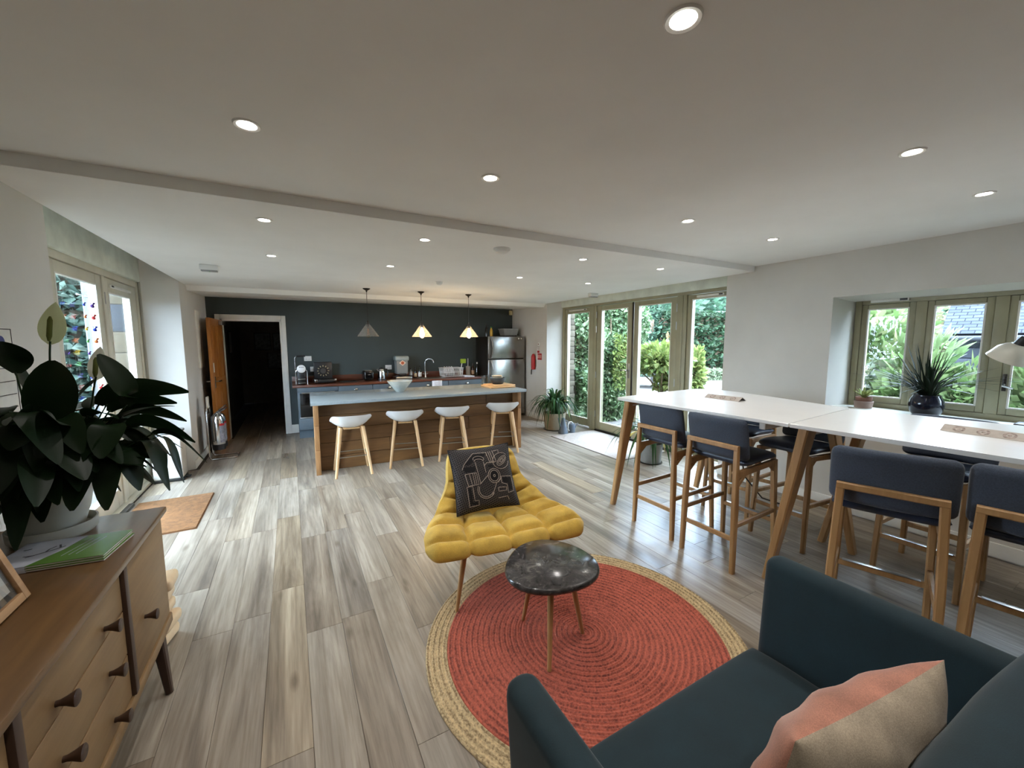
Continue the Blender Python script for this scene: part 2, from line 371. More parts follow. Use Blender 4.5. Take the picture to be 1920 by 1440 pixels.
# ---- framed notices inside the corridor
mPaper = M('paper', (205, 205, 200), .7); mPaper2 = M('printed_paper', (150, 156, 160), .7, var=.25, vs=14)
for k, (px, z0, w, h, lab) in enumerate(((-.62, 1.42, .34, .42, 'dim poster on the corridor end wall, upper left'), (-.22, 1.42, .3, .42, 'dim poster on the corridor end wall, upper right'), (-.34, .92, .36, .4, 'dim poster on the corridor end wall, below the pair'))):
    t = thing('wall_poster', lab, 'poster', (px, 12.49, z0), 0, 'posters in the dark corridor'); pbox('sheet', mPaper2, t, -w/2, w/2, -.012, 0, 0, h, bev=.003); pbox('backing', mBlack, t, -w/2-.015, w/2+.015, -.006, .005, -.015, h+.015)
for k, (y, z0, lab) in enumerate(((9.3, 1.35, 'framed notice on the dark corridor wall nearest the doorway'), (10.4, 1.35, 'framed notice on the dark corridor wall further along'))):
    t = thing('wall_notice', lab, 'notice', (-1.12, y, z0), 0, 'notices on the corridor side wall'); pbox('frame', mBlack, t, .0, .02, -.2, .2, 0, .5, bev=.003); pbox('sheet', mPaper, t, .019, .023, -.17, .17, .03, .47)
# ================================================================ windows
def rect_frame(bm, X0, X1, y0, y1, z0, z1, w, wb=None, bev=.006):
    wb = w if wb is None else wb
    box(bm, X0, X1, y0, y0+w, z0, z1, bev=bev); box(bm, X0, X1, y1-w, y1, z0, z1, bev=bev)
    box(bm, X0+.001, X1-.001, y0+w, y1-w, z1-w, z1, bev=bev); box(bm, X0+.001, X1-.001, y0+w, y1-w, z0, z0+wb, bev=bev)
def pane(par, X, y0, y1, z0, z1): return pbox('pane', mGlass, par, X-.004, X+.004, y0-.01, y1+.01, z0-.01, z1+.01)
def gasket(par, X0, X1, y0, y1, z0, z1):
    bm = BM(); rect_frame(bm, X0, X1, y0, y1, z0, z1, .012, bev=.002); return obj('glazing_bead', bm, mTrim, par)
def vent(par, X, s, y0, y1, z):
    v = pbox('trickle_vent', mTrim, par, min(X, X+s*.018), max(X, X+s*.018), y0, y1, z-.014, z+.014, bev=.004)
    pbox('vent_slider', mBlack, v, min(X+s*.018, X+s*.022), max(X+s*.018, X+s*.022), y0+.01, y0+.06, z-.008, z+.008, bev=.001)
# left: doors at X=-1.50
w1 = sempty('window_1', 'pale glazed garden doors in the left wall', (0, 0, 0))
bm = BM(); box(bm, -1.58, -1.48, 3.16, 3.24, 0, 2.273, bev=.005); box(bm, -1.58, -1.48, 6.0621, 6.1397, 0, 2.273, bev=.005); box(bm, -1.58, -1.48, 3.24, 6.0621, 2.211, 2.273, bev=.005); box(bm, -1.58, -1.48, 5.1155, 5.1776, 0, 2.211, bev=.005); box(bm, -1.60, -1.45, 3.2, 6.1034, 0, .035, bev=.004)
obj('outer_frame', bm, mCreamF, w1)
for y0, y1, g0, g1, zt in ((3.25, 4.1586, 3.35, 4.0552, 2.1076), (4.169, 5.1103, 4.2724, 4.9966, 2.1128), (5.1828, 6.0569, 5.2707, 5.8552, 2.0714)):
    zq = 2.2059; bm = BM(); box(bm, -1.55, -1.49, y0, g0, .04, zq, bev=.006); box(bm, -1.55, -1.49, g1, y1, .04, zq, bev=.006); box(bm, -1.549, -1.491, g0, g1, zt, zq, bev=.006); box(bm, -1.549, -1.491, g0, g1, .04, .2, bev=.006)
    lf = obj('door_leaf', bm, mCreamF, w1); pane(lf, -1.52, g0, g1, .2, zt); gasket(lf, -1.502, -1.487, g0-.004, g1+.004, .196, zt+.004)
    if y0 > 5: vent(lf, -1.49, 1, y0+.12, y1-.2, 2.1334)
for z in (.3, 1.1, 1.95): ptube('hinge', mSteel, w1, [(-1.485, 5.1466, z), (-1.485, 5.1466, z+.11)], .011)
h = pbox('handle_plate', mDarkMetal, w1, -1.488, -1.48, 4.21, 4.24, .95, 1.15, bev=.003); ptube('lever_handle', mDarkMetal, h, [(-1.485, 4.225, 1.08), (-1.44, 4.225, 1.08), (-1.435, 4.24, 1.08), (-1.435, 4.34, 1.08)], .009)
pbox('threshold', mDarkMetal, w1, -1.49, -1.41, 4.5, 5.1, .0, .03, bev=.008)
# right: French doors at X=4.75
w2 = sempty('window_2', 'sage framed French doors with side lights', (0, 0, 0))
X0, X1 = 4.735, 4.83
bm = BM(); box(bm, X0-.005, X1, 2.95, 3.0, 0, 2.255, bev=.005); box(bm, X0-.005, X1, 6.405, 6.47, 0, 2.255, bev=.005); box(bm, X0-.005, X1, 3.0, 6.405, 2.215, 2.255, bev=.005)
box(bm, X0-.005, X1, 3.645, 3.80, .0, 2.216, bev=.006); box(bm, X0-.012, X0-.004, 3.70, 3.745, .0, 2.216, bev=.003); box(bm, X0-.005, X1, 5.475, 5.625, 0, 2.216, bev=.006); box(bm, X0-.012, X0-.004, 5.53, 5.57, 0, 2.216, bev=.003)
obj('outer_frame', bm, mSage, w2)
pbox('threshold', mDarkMetal, w2, X0-.01, X1, 3.8, 5.475, 0, .025, bev=.004)
for y0, y1, g0, g1, zt, kind in ((5.63, 6.40, 5.685, 6.32, 2.125, 'side_light'), (4.635, 5.47, 4.735, 5.352, 2.128, 'door_leaf'), (3.805, 4.605, 3.905, 4.51, 2.135, 'door_leaf'), (3.005, 3.64, 3.06, 3.572, 2.145, 'side_light')):
    zb = .17; bm = BM(); a, c = X0+.01, X1-.02
    box(bm, a, c, y0, g0, .035, 2.205, bev=.006); box(bm, a, c, g1, y1, .035, 2.205, bev=.006); box(bm, a+.001, c-.001, g0, g1, zt, 2.205, bev=.006); box(bm, a+.001, c-.001, g0, g1, .035, zb, bev=.006)
    lf = obj(kind, bm, mSage, w2); pane(lf, X0+.045, g0, g1, zb, zt); gasket(lf, a-.003, a+.012, g0-.004, g1+.004, zb-.004, zt+.004)
    if kind == 'side_light': vent(lf, a, -1, y0+.12, y1-.14, 2.175)
bm = BM(); box(bm, X0-.004, X0+.012, 4.606, 4.636, .035, 2.205, bev=.004); obj('meeting_strip', bm, mDarkMetal, w2)
for y in (5.472, 3.803):
    for z in (.25, .95, 1.75, 2.0): ptube('hinge', mSteel, w2, [(X0, y, z), (X0, y, z+.11)], .009)
h = pbox('handle_plate', mSteel, w2, X0-.002, X0+.012, 4.67, 4.70, 1.0, 1.24, bev=.003); ptube('lever_handle', mSteel, h, [(X0, 4.685, 1.13), (X0-.05, 4.685, 1.13), (X0-.055, 4.7, 1.13), (X0-.055, 4.81, 1.13)], .009)
# right: casement window at X=4.75
w3 = sempty('window_3', 'sage casement window of four lights over the sill', (0, 0, 0))
bm = BM(); Y0, Y1, Z0, Z1 = -.575, 1.785, .965, 1.975
box(bm, 4.735, 4.83, Y0, Y0+.05, Z0, Z1, bev=.005); box(bm, 4.735, 4.83, Y1-.05, Y1, Z0, Z1, bev=.005); box(bm, 4.736, 4.829, Y0+.05, Y1-.05, Z1-.055, Z1, bev=.005); box(bm, 4.736, 4.829, Y0+.05, Y1-.05, Z0, Z0+.05, bev=.005)
for k in range(4): c = 1.324-.444*k; box(bm, 4.734, 4.83, c-.036, c+.036, Z0+.05, Z1-.055, bev=.005)
obj('outer_frame', bm, mSage, w3)
for k in range(5):
    g0, g1 = 1.405-.444*k, 1.69-.444*k
    bm = BM(); rect_frame(bm, 4.742, 4.80, g0-.044, g1+.044, Z0+.052, Z1-.057, .044, .052); lf = obj('casement', bm, mSage, w3)
    pane(lf, 4.775, g0, g1, Z0+.104, Z1-.101); gasket(lf, 4.741, 4.752, g0-.003, g1+.003, Z0+.10, Z1-.098)
    if k in (0, 2): vent(lf, 4.736, -1, g0+.0, g1-.02, Z1-.028)
    if k == 2:
        h = pbox('handle_plate', mDarkMetal, lf, 4.728, 4.743, g1+.012, g1+.034, 1.2, 1.33, bev=.003)
        tube_pts = [(4.735, g1+.023, 1.25), (4.69, g1+.02, 1.24), (4.685, g1-.03, 1.225)]
        ptube('lever_handle', mSteel, lf, tube_pts, .008)
mSill = M('sill_paint', (214, 214, 204), .35, var=.04, vs=5)
bm = BM(); box(bm, 4.36, 4.74, -.66, 1.835, .945, .972, bev=.008); struct('trim_6', bm, mSill, 'pale painted window sill board')
# ================================================================ ceiling fittings
mRing = M('downlight_ring', (232, 232, 230), .3)
def downlight(x, y, z, label, first=[None]):
    if first[0] is None:
        t = thing('ceiling_downlight', label, 'downlight', (x, y, z), 0, 'recessed ceiling downlights')
        plathe('trim_ring', mRing, t, [(.030, .002), (.033, -.004), (.043, -.006), (.047, 0), (.047, .002)], seg=24)
        plathe('lens', mLed, t, [(0, -.0015), (.026, -.0025), (.031, .0)], seg=20)
        ld = bpy.data.lights.new('downlight_beam', 'SPOT'); ld.energy = DOWN_W; ld.color = (1, .96, .92); ld.spot_size = R(125); ld.spot_blend = .9; ld.shadow_soft_size = .03
        lo = bpy.data.objects.new('downlight_beam', ld); COL.objects.link(lo); lo.parent = t; lo.location = (0, 0, -.012)
        first[0] = t; return t
    return dup(first[0], (x, y, z), 0, label)
colsn = ['leftmost', 'second from the left', 'third from the left', 'rightmost']
for y, rown in ((-.36, 'row above the sofa'), (.742, 'row nearest the viewer'), (1.845, 'row just before the ceiling step'), (2.94, 'row just beyond the ceiling step'), (4.085, 'farthest row towards the island')):
    for k, x in enumerate((-.095, .905, 2.37, 3.38)):
        downlight(x, y, ZN if y < 2.58 else ZF, 'round recessed downlight, %s in the %s' % (colsn[k], rown))
t = thing('smoke_detector', 'large round white smoke detector beyond the ceiling step', 'smoke detector', (1.53, 2.92, ZF))
plathe('base', mWhite, t, [(0, -.004), (.062, -.004), (.068, -.012), (.07, 0)], seg=32); plathe('cover', mWhite, t, [(0, -.042), (.03, -.041), (.05, -.03), (.055, -.012), (.055, -.003)], seg=32)
t = thing('smoke_detector', 'small round white detector near the pendant lamps', 'smoke detector', (1.657, 4.825, ZF))
plathe('base', mWhite, t, [(0, -.004), (.05, -.004), (.055, 0)], seg=24); plathe('cover', mWhite, t, [(0, -.045), (.022, -.043), (.036, -.03), (.04, -.004)], seg=24)
for x, y, lab in ((-.635, 4.85, 'white box shaped emergency light near the left garden door'), (4.13, 4.86, 'white box shaped emergency light near the French doors')):
    t = thing('emergency_light', lab, 'emergency light', (x, y, ZF)); pbox('housing', mWhite, t, -.075, .075, -.035, .035, -.05, 0, bev=.008)
    pbox('diffuser', M('grey_diffuser', (150, 150, 152), .3), t, -.065, .065, -.03, .03, -.062, -.049, bev=.004)
    plathe('indicator', M('green_led', (90, 200, 90), .4), t, [(0, -.066), (.004, -.064), (.004, -.06)], seg=10)
# pendants
mPendGlass = frostm('smoky_pendant_glass', (150, 144, 136), .28, .15); mBulbGlass = glassm('bulb_glass', (250, 236, 214), .05)
mFil = emitm('filament', (255, 206, 140), 120); mFilOff = M('filament_off', (190, 120, 60), .4, 1)
mBulbOn = emitm('lit_bulb', (255, 214, 160), 34)
for x, on, lab in ((.97, False, 'unlit glass cone pendant lamp, leftmost over the island'), (1.735, True, 'lit glass cone pendant lamp in the middle over the island'), (2.49, True, 'lit glass cone pendant lamp nearest the fridge')):
    t = thing('pendant_lamp', lab, 'pendant lamp', (x, 5.89, ZF), 0, 'glass pendant lamps over the island')
    plathe('ceiling_rose', mDarkMetal, t, [(.05, 0), (.048, -.008), (.03, -.02), (.012, -.03), (.008, -.05), (0, -.05)], seg=20)
    ptube('flex', mBlack, t, [(0, 0, -.045), (0, 0, -.46)], .0035, seg=6)
    plathe('lamp_holder', mDarkMetal, t, [(0, -.44), (.01, -.44), (.014, -.47), (.02, -.475), (.02, -.52), (.016, -.525), (0, -.525)], seg=16)
    sh = plathe('shade', mPendGlass, t, [(.02, -.49), (.028, -.492), (.145, -.652), (.148, -.66), (.146, -.66), (.142, -.653), (.026, -.497)], seg=36)
    bulb = [(.012, -.515), (.014, -.54), (.024, -.575), (.034, -.61), (.034, -.635), (.026, -.66), (.012, -.675), (0, -.678)]
    if on:
        plathe('bulb', mBulbOn, t, bulb, seg=20)
        ld = bpy.data.lights.new('bulb_glow', 'POINT'); ld.energy = 7; ld.color = (1, .72, .42); ld.shadow_soft_size = .03
        lo = bpy.data.objects.new('bulb_glow', ld); COL.objects.link(lo); lo.parent = t; lo.location = (0, 0, -.72)
    else:
        b = plathe('bulb', mBulbGlass, t, bulb, seg=20); bm = BM()
        for k in range(6): a = k*PI/3; tube(bm, [(.006*math.cos(a), .006*math.sin(a), -.55), (.014*math.cos(a), .014*math.sin(a), -.64)], .0012, seg=5)
        obj('filament', bm, mFilOff, b)
# ================================================================ furniture
mOak = wood('light_oak', (186, 145, 97), (150, 111, 69), 2, 10, .42, stretch=.08)
mBeech = wood('pale_beech', (214, 178, 134), (186, 146, 100), 2, 10, .45, stretch=.08)
mBlueF = M('slate_blue_fabric', (62, 71, 86), .75, var=.1, vs=160, bs=420, bstr=.3, sheen=.2)
mBlueL = M('dark_navy_leatherette', (36, 46, 66), .38, var=.06, vs=20)
mTable = M('white_laminate', (226, 226, 224), .25, var=.012, vs=3)
mTableE = M('table_edge', (206, 204, 198), .4, var=.03)
def round_sheet(bm, path, halfw, n=14, thick=.04, curve=0.0, exp=4.0):
    """upholstered shell: path = (x,z) list, halfw(s) gives half width; closed, rounded slab"""
    m = len(path); top, bot = [], []
    for i, (x, z) in enumerate(path):
        a = path[max(0, i-1)]; b = path[min(m-1, i+1)]; tx, tz = b[0]-a[0], b[1]-a[1]; L = math.hypot(tx, tz); nx, nz_ = -tz/L, tx/L
        s = i/(m-1); hw = halfw(s); ends = 1-abs(2*s-1)**10; rt_, rb_ = [], []
        for j in range(n+1):
            u = -1+2*j/n; t = thick*.5*max(.0, (1-abs(u)**6))**.5*max(0, ends)**.5 if 0 < i < m-1 else 0
            cx = curve*u*u
            rt_.append(Vector((x+nx*t+cx, hw*u, z+nz_*t))); rb_.append(Vector((x-nx*t+cx, hw*u, z-nz_*t)))
        top.append(rt_); bot.append(rb_)
    grid(bm, top); grid(bm, [list(reversed(r)) for r in bot]); bmesh.ops.remove_doubles(bm, verts=bm.verts[:], dist=.0006)
def rounded(hw, r, s, L):
    d = min(s, 1-s)*L
    return hw if d >= r else hw-r+math.sqrt(max(0, r*r-(r-d)**2))
def make_chair(label):
    t = thing('bar_chair', label, 'bar chair', (0, 0, 0), 0, 'bar chairs around the tall table')
    seat = [(.235, .742), (.215, .757), (.15, .768), (.05, .766), (-.05, .758), (-.12, .752), (-.165, .755), (-.19, .765)]
    bm = BM(); round_sheet(bm, seat, lambda s: rounded(.225, .09, s if s < .5 else .5, .45), 14, .06); s = obj('seat', bm, mBlueL, t, ang=0); mod(s, 'SUBSURF', levels=1, render_levels=1)
    back = [(-.192, .772), (-.197, .785), (-.205, .82), (-.215, .88), (-.225, .94), (-.238, 1.01), (-.25, 1.055), (-.253, 1.07)]
    bm = BM(); round_sheet(bm, back, lambda s: rounded(.238, .055, s, .31), 16, .05, curve=.03); b = obj('backrest', bm, mBlueF, t, ang=0); mod(b, 'SUBSURF', levels=1, render_levels=1)
    for sy in (-1, 1):
        bm = BM(); bar(bm, (-.262, .2*sy, 0), (-.255, .192*sy, .45), .034, .03, .046, .034); bar(bm, (-.255, .192*sy, .45), (-.246, .178*sy, .885), .046, .034, .026, .034); obj('leg', bm, mOak, t)
        bm = BM(); bar(bm, (.245, .2*sy, 0), (.205, .185*sy, .73), .032, .03, .044, .034); obj('leg', bm, mOak, t)
        bm = BM(); bar(bm, (-.235, .19*sy, .69), (.215, .187*sy, .715), .05, .026, .04, .026, updir=(0, 0, 1))
        bar(bm, (-.235, .19*sy, .62), (-.16, .19*sy, .685), .03, .024, updir=(0, 0, 1)); bar(bm, (.21, .187*sy, .65), (.15, .187*sy, .70), .03, .024, updir=(0, 0, 1)); obj('seat_rail', bm, mOak, t)
        bm = BM(); bar(bm, (-.25, .196*sy, .335), (.222, .193*sy, .35), .034, .022, updir=(0, 0, 1)); obj('side_stretcher', bm, mOak, t)
    bm = BM(); bar(bm, (-.250, -.194, .87), (-.250, .194, .87), .034, .026, updir=(0, 0, 1)); obj('back_rail', bm, mOak, t)
    bm = BM(); bar(bm, (-.252, -.195, .235), (-.252, .195, .235), .034, .02, updir=(0, 0, 1)); obj('rear_stretcher', bm, mOak, t)
    bm = BM(); bar(bm, (.226, -.19, .27), (.226, .19, .27), .034, .024, updir=(0, 0, 1)); f = obj('foot_rail', bm, mOak, t)
    pbox('foot_plate', mSteel, f, .21, .242, -.165, .165, .287, .29, bev=.001)
    return t
chair = make_chair('blue bar chair on the near side of the table, nearest the French doors')
chair.location = (2.86, 2.255, 0)
for loc, rz, lab in (((2.83, 1.735, 0), 0, 'blue bar chair on the near side of the table, second from the French doors'),
                     ((2.66, .80, 0), R(18), 'blue bar chair right behind the sofa arm, third along the near side'),
                     ((2.80, .315, 0), R(8), 'blue bar chair at the right edge of the photo on the near side'),
                     ((3.70, 2.20, 0), PI+R(6), 'blue bar chair on the window side, nearest the French doors'),
                     ((3.54, 1.63, 0), PI-R(2), 'blue bar chair on the window side, under the table seam'),
                     ((3.68, .88, 0), PI, 'blue bar chair on the window side, mostly hidden behind the near chairs')):
    dup(chair, loc, rz, lab)
# ---- tall tables
ZT = 1.085
def table(label, poly, legs, cx):
    t = thing('tall_table', label, 'table', (cx[0], cx[1], 0), 0, 'tall white tables pushed end to end')
    L = lambda p: (p[0]-cx[0], p[1]-cx[1])
    bm = BM(); prism(bm, [L(p) for p in poly], ZT-.024, ZT); e = [q for q in bm.edges if abs(q.verts[0].co.z-q.verts[1].co.z) < 1e-6]; bmesh.ops.bevel(bm, geom=e, offset=.0025, segments=1, affect='EDGES'); obj('table_top', bm, mTable, t)
    for fx, fy, tx, ty in legs:
        a, b = L((fx, fy)), L((tx, ty)); bm = BM(); bar(bm, (a[0], a[1], 0), (b[0], b[1], ZT-.026), .05, .045, .115, .055, updir=(1, 0, 0), bev=.008); obj('leg', bm, mOak, t)
    ys = [q[3] for q in legs]; xs = [q[2] for q in legs]
    for y in (min(ys), max(ys)):
        p = L((min(xs), y)); q = L((max(xs), y)); pbox('under_beam', mTableE, t, p[0], q[0], p[1]-.02, p[1]+.02, ZT-.075, ZT-.025, bev=.004)
    return t
def arc(cx, cy, r, a0, a1, n=6): return [(cx+r*math.cos(R(a0+(a1-a0)*k/n)), cy+r*math.sin(R(a0+(a1-a0)*k/n))) for k in range(n+1)]
table('tall white table with oak legs in front of the French doors', [(2.625, 1.275), (3.625, 1.355), (3.70, 1.65), (3.79, 2.0), (3.865, 2.32)] + arc(3.66, 2.53, .21, 0, 84) + [(3.1, 2.715)] + arc(2.59, 2.645, .03, 95, 180, 3), [(2.70, 2.83, 2.67, 2.60), (3.80, 2.72, 3.76, 2.50), (3.60, 1.25, 3.58, 1.45)], (3.25, 2.0))
table('tall white table with oak legs under the casement window', [(2.627, 1.267), (2.65, .66), (2.69, -.13), (3.76, -.13), (3.735, .56), (3.675, .9), (3.62, 1.347)], [(2.72, 1.39, 2.71, 1.205), (3.62, 1.46, 3.56, 1.22), (2.74, -.1, 2.78, .05), (3.76, -.1, 3.72, .05)], (3.25, .6))
mKraft = M('kraft_card', (176, 166, 156), .7, var=.05, vs=30); mPrint = M('brown_print', (146, 132, 124), .8, var=.3, vs=60)
for (x, y), rz, lab in (((3.28, 2.11), R(2), 'folded kraft tent card with three round prints nearest the French doors'), ((3.20, .60), R(-3), 'folded kraft tent card with three round prints under the desk lamp')):
    t = thing('tent_card', lab, 'tent card', (x, y, ZT), rz); bm = BM()
    for s in (-1, 1):
        prism(bm, [(s*.055, 0), (s*.057, .001), (.001*s, .032), (0, .030)], -.155, .155, Matrix(((1, 0, 0, 0), (0, 0, 1, 0), (0, 1, 0, 0), (0, 0, 0, 1))))
    obj('card', bm, mKraft, t, smooth=False)
    for k in (-1, 0, 1):
        bm = BM(); q = Matrix.Translation((-.0295, k*.09, .0167)) @ Matrix.Rotation(-math.atan2(.031, .056), 4, 'Y')
        lathe(bm, [(.014, 0), (.024, 0), (.024, .0006), (.014, .0006)], 20, mtx=q); lathe(bm, [(0, .0006), (.007, .0006), (.007, 0)], 16, mtx=q); obj('printed_seal', bm, mPrint, t)
mCable = M('black_cable', (20, 20, 22), .5)
tag(ptube('table_cable', mCable, None, [(3.2, 1.92, ZT-.03), (3.18, 1.9, 1.0), (3.17, 1.88, .9), (3.2, 1.89, .66), (3.3, 1.91, .45), (3.6, 1.92, .2), (4.1, 1.92, .008)], .006, seg=6), 'black cable hanging below the tall white table', 'cable')
# ---- island
mPine = wood('island_pine', (126, 90, 52), (88, 60, 32), 0, 6, .5, stretch=.12, knots=True, var=.1)
mPineE = wood('island_end_pine', (170, 126, 82), (128, 90, 54), 2, 6, .5, stretch=.12, knots=True)
mStone = M('grey_quartz', (142, 150, 152), .22, var=.03, vs=60)
isl = thing('kitchen_island', 'long kitchen island clad in reclaimed pine planks', 'kitchen island', (1.605, 5.55, 0), R(-1.9))
for s in (-1, 1):
    bm = BM()
    for k, (z0, z1) in enumerate(((.0, .30), (.303, .60), (.603, .862))): box(bm, min(s*1.39, s*1.335)+rnd.uniform(-.002, .002), max(s*1.39, s*1.335)+rnd.uniform(-.002, .002), -.405, .5, z0, z1, bev=.003)
    obj('end_panel', bm, mPineE, isl)
hts = [0, .175, .345, .52, .69, .862]; joints = [.3, -.5, .62, -.15, .9]
for k in range(5):
    for a, b_ in ((-1.334, joints[k]), (joints[k], 1.334)):
        d = rnd.uniform(-.003, .003); bm = BM(); box(bm, -(b_-a)/2+.0012, (b_-a)/2-.0012, -.011, .011, hts[k]+.0015-(hts[k]+hts[k+1])/2, hts[k+1]-.0015-(hts[k]+hts[k+1])/2, bev=.003, seg=1)
        obj('plank', bm, mPine, isl, loc=((a+b_)/2, -.222+d, (hts[k]+hts[k+1])/2))
pbox('carcass', mPine, isl, -1.33, 1.33, -.205, .48, .02, .86)
bm = BM(); box(bm, -1.417, 1.417, -.53, .53, .862, .9, bev=.003, seg=2); tag_o = thing('worktop', 'grey stone worktop with pale edge on the pine island', 'worktop', (1.605, 5.55, 0), R(-1.9)); obj('slab', bm, mStone, tag_o)
# ---- bar stools
mShell = M('white_stool_shell', (234, 234, 232), .35, var=.015)
def make_stool(label):
    t = thing('bar_stool', label, 'bar stool', (0, 0, 0), 0, 'white shell stools at the island')
    def surf(off):
        rows = []
        for i in range(11):
            rho = i/10; row_ = []
            for k in range(36):
                a = 2*PI*k/36; ca, sa = math.cos(a), math.sin(a); e = .72
                x = .236*abs(ca)**e*(1 if ca > 0 else -1)*rho; y = .195*abs(sa)**e*(1 if sa > 0 else -1)*rho
                h = .055+.105*smooth01((.45-sa)/1.1); z = .575+h*rho**2.6
                row_.append(Vector((x*(1-.03*off), y*(1-.03*off)-.02*rho*rho*(sa < 0), z-off*.012*(1-.75*rho**6))))
            rows.append(row_)
        return rows
    bm = BM(); A = surf(0); B = surf(1); va = grid(bm, A, True); vb = grid(bm, [list(reversed(r)) for r in B], True)
    for k in range(36): bm.faces.new((va[-1][k], va[-1][(k+1) % 36], vb[-1][35-(k+1) % 36], vb[-1][35-k]))
    bmesh.ops.remove_doubles(bm, verts=bm.verts[:], dist=.0005); obj('seat_shell', bm, mShell, t, ang=60)
    pbox('seat_mount', mBeech, t, -.09, .09, -.07, .07, .552, .57, bev=.004)
    for sx in (-1, 1):
        for sy in (-1, 1):
            bm = BM(); tube(bm, [(.2*sx, .185*sy, 0), (.125*sx, .10*sy, .583)], [.0155, .0215], seg=12); obj('leg', bm, mBeech, t)
    bm = BM(); z = .235; f = 1-z/.568; X_, Y_ = .112+.088*f, .095+.09*f
    for a, b_ in (((-X_, -Y_), (X_, -Y_)), ((-X_, Y_), (X_, Y_)), ((-X_, -Y_), (-X_, Y_)), ((X_, -Y_), (X_, Y_))): tube(bm, [(a[0], a[1], z), (b_[0], b_[1], z)], .0055, seg=8)
    obj('footrest', bm, mSteel, t); return t
st = make_stool('white shell bar stool at the left end of the island'); st.location = (.602, 5.13, 0); st.rotation_euler = (0, 0, R(-2))
for loc, rz, lab in (((1.265, 5.16, 0), R(-13), 'white shell bar stool, second from the left at the island'), ((1.905, 5.15, 0), R(-14), 'white shell bar stool partly behind the yellow chair'), ((2.68, 5.13, 0), R(-20), 'white shell bar stool at the right end of the island')):
    dup(st, loc, rz, lab)
# ---- rug
def rug_mat(name, c1, c2):
    m, n, b, o = nodes(name); t = n.nodes.new('ShaderNodeTexCoord'); f = noise(n, t.outputs['Object'], 90, 4); f2 = noise(n, t.outputs['Object'], 14, 3)
    mx = n.nodes.new('ShaderNodeMath'); mx.operation = 'MULTIPLY_ADD'; mx.inputs[1].default_value = .8; n.links.new(f, mx.inputs[0]); m2 = n.nodes.new('ShaderNodeMath'); m2.operation = 'MULTIPLY'; m2.inputs[1].default_value = .2; n.links.new(f2, m2.inputs[0]); n.links.new(m2.outputs[0], mx.inputs[2])
    wv = n.nodes.new('ShaderNodeTexWave'); wv.wave_type = 'RINGS'; wv.rings_direction = 'Z'; wv.inputs['Scale'].default_value = 11; wv.inputs['Distortion'].default_value = 1.2; wv.inputs['Detail'].default_value = 2; wv.inputs['Detail Scale'].default_value = 6; n.links.new(t.outputs['Object'], wv.inputs['Vector'])
    m5 = n.nodes.new('ShaderNodeMath'); m5.operation = 'MULTIPLY_ADD'; m5.inputs[1].default_value = .16; n.links.new(wv.outputs['Fac'], m5.inputs[0]); m6 = n.nodes.new('ShaderNodeMath'); m6.operation = 'SUBTRACT'; m6.inputs[1].default_value = .08; n.links.new(mx.outputs[0], m6.inputs[0]); n.links.new(m6.outputs[0], m5.inputs[2])
    n.links.new(ramp(n, m5.outputs[0], [(.34, c2), (.5, c1), (.66, sc3(c1, 1.15))]), b.inputs['Base Color']); b.inputs['Roughness'].default_value = .95; bump(n, b, f, .6, .006); return m
mRugR = rug_mat('terracotta_jute', (168, 88, 70), (114, 56, 47)); mRugN = rug_mat('natural_jute', (186, 164, 126), (128, 108, 78))
rug = thing('round_rug', 'round terracotta braided jute rug with natural border', 'rug', (1.314, 1.582, 0))
def braid(r0, r1, step, m, name):
    prof = []; r = r0
    while r < r1-1e-4:
        for q in range(4): prof.append((r+step*q/4, .004+.008*math.sin(PI*(q+.0)/4)))
        r += step
    prof = ([(0, .006)] if r0 == 0 else [(r0, .001)]) + prof[(1 if r0 == 0 else 0):] + [(r1, .006), (r1, .001)]
    bm = BM(); lathe(bm, prof, 96); obj(name, bm, m, rug, ang=0)
braid(0, .73, .0146, mRugR, 'red_centre'); braid(.73, .838, .0135, mRugN, 'jute_border')
# ---- coffee table
def marble():
    m, n, b, o = nodes('dark_marble'); v = coords(n); f = noise(n, v, 14, 8, .7, 1.5); n.links.new(ramp(n, f, [(.35, (34, 32, 32)), (.55, (62, 59, 58)), (.68, (104, 98, 94)), (.78, (150, 142, 136))]), b.inputs['Base Color'])
    b.inputs['Roughness'].default_value = .16; return m
ct = thing('coffee_table', 'small pebble shaped dark marble coffee table on oak legs', 'coffee table', (1.119, 1.616, .012))
pts = []
for k in range(48):
    a = 2*PI*k/48; r = .241*(1+.05*math.cos(3*(a-R(75)))+.02*math.cos(2*(a-R(20)))); pts.append((r*math.cos(a), r*math.sin(a)))
bm = BM()
rings = []
for sc_, z in ((.93, .402), (.985, .410), (1.0, .422), (.985, .434), (.955, .438)): rings.append([bm.verts.new((x*sc_, y*sc_, z)) for x, y in pts])
for a, b_ in zip(rings, rings[1:]): ring_faces(bm, a, b_)
bm.faces.new(list(reversed(rings[0]))); bm.faces.new(rings[-1]); obj('marble_top', bm, marble(), ct, ang=50)
for fx, fy in ((1.008, 1.458), (1.081, 1.827), (1.308, 1.58)):
    x, y = fx-1.119, fy-1.616; tx, ty = x*.55, y*.55
    if fx < 1.05: tx, ty = -.055, -.085
    bm = BM(); tube(bm, [(x, y, 0), (tx, ty, .403)], [.0105, .0175], seg=14); obj('leg', bm, mOak, ct)
bm = BM(); tube(bm, [(-.06, -.1, .392), (0, .0, .394), (-.02, .11, .392)], .014, seg=8); tube(bm, [(0, 0, .394), (.11, -.02, .392)], .014, seg=8); obj('under_frame', bm, mOak, ct)
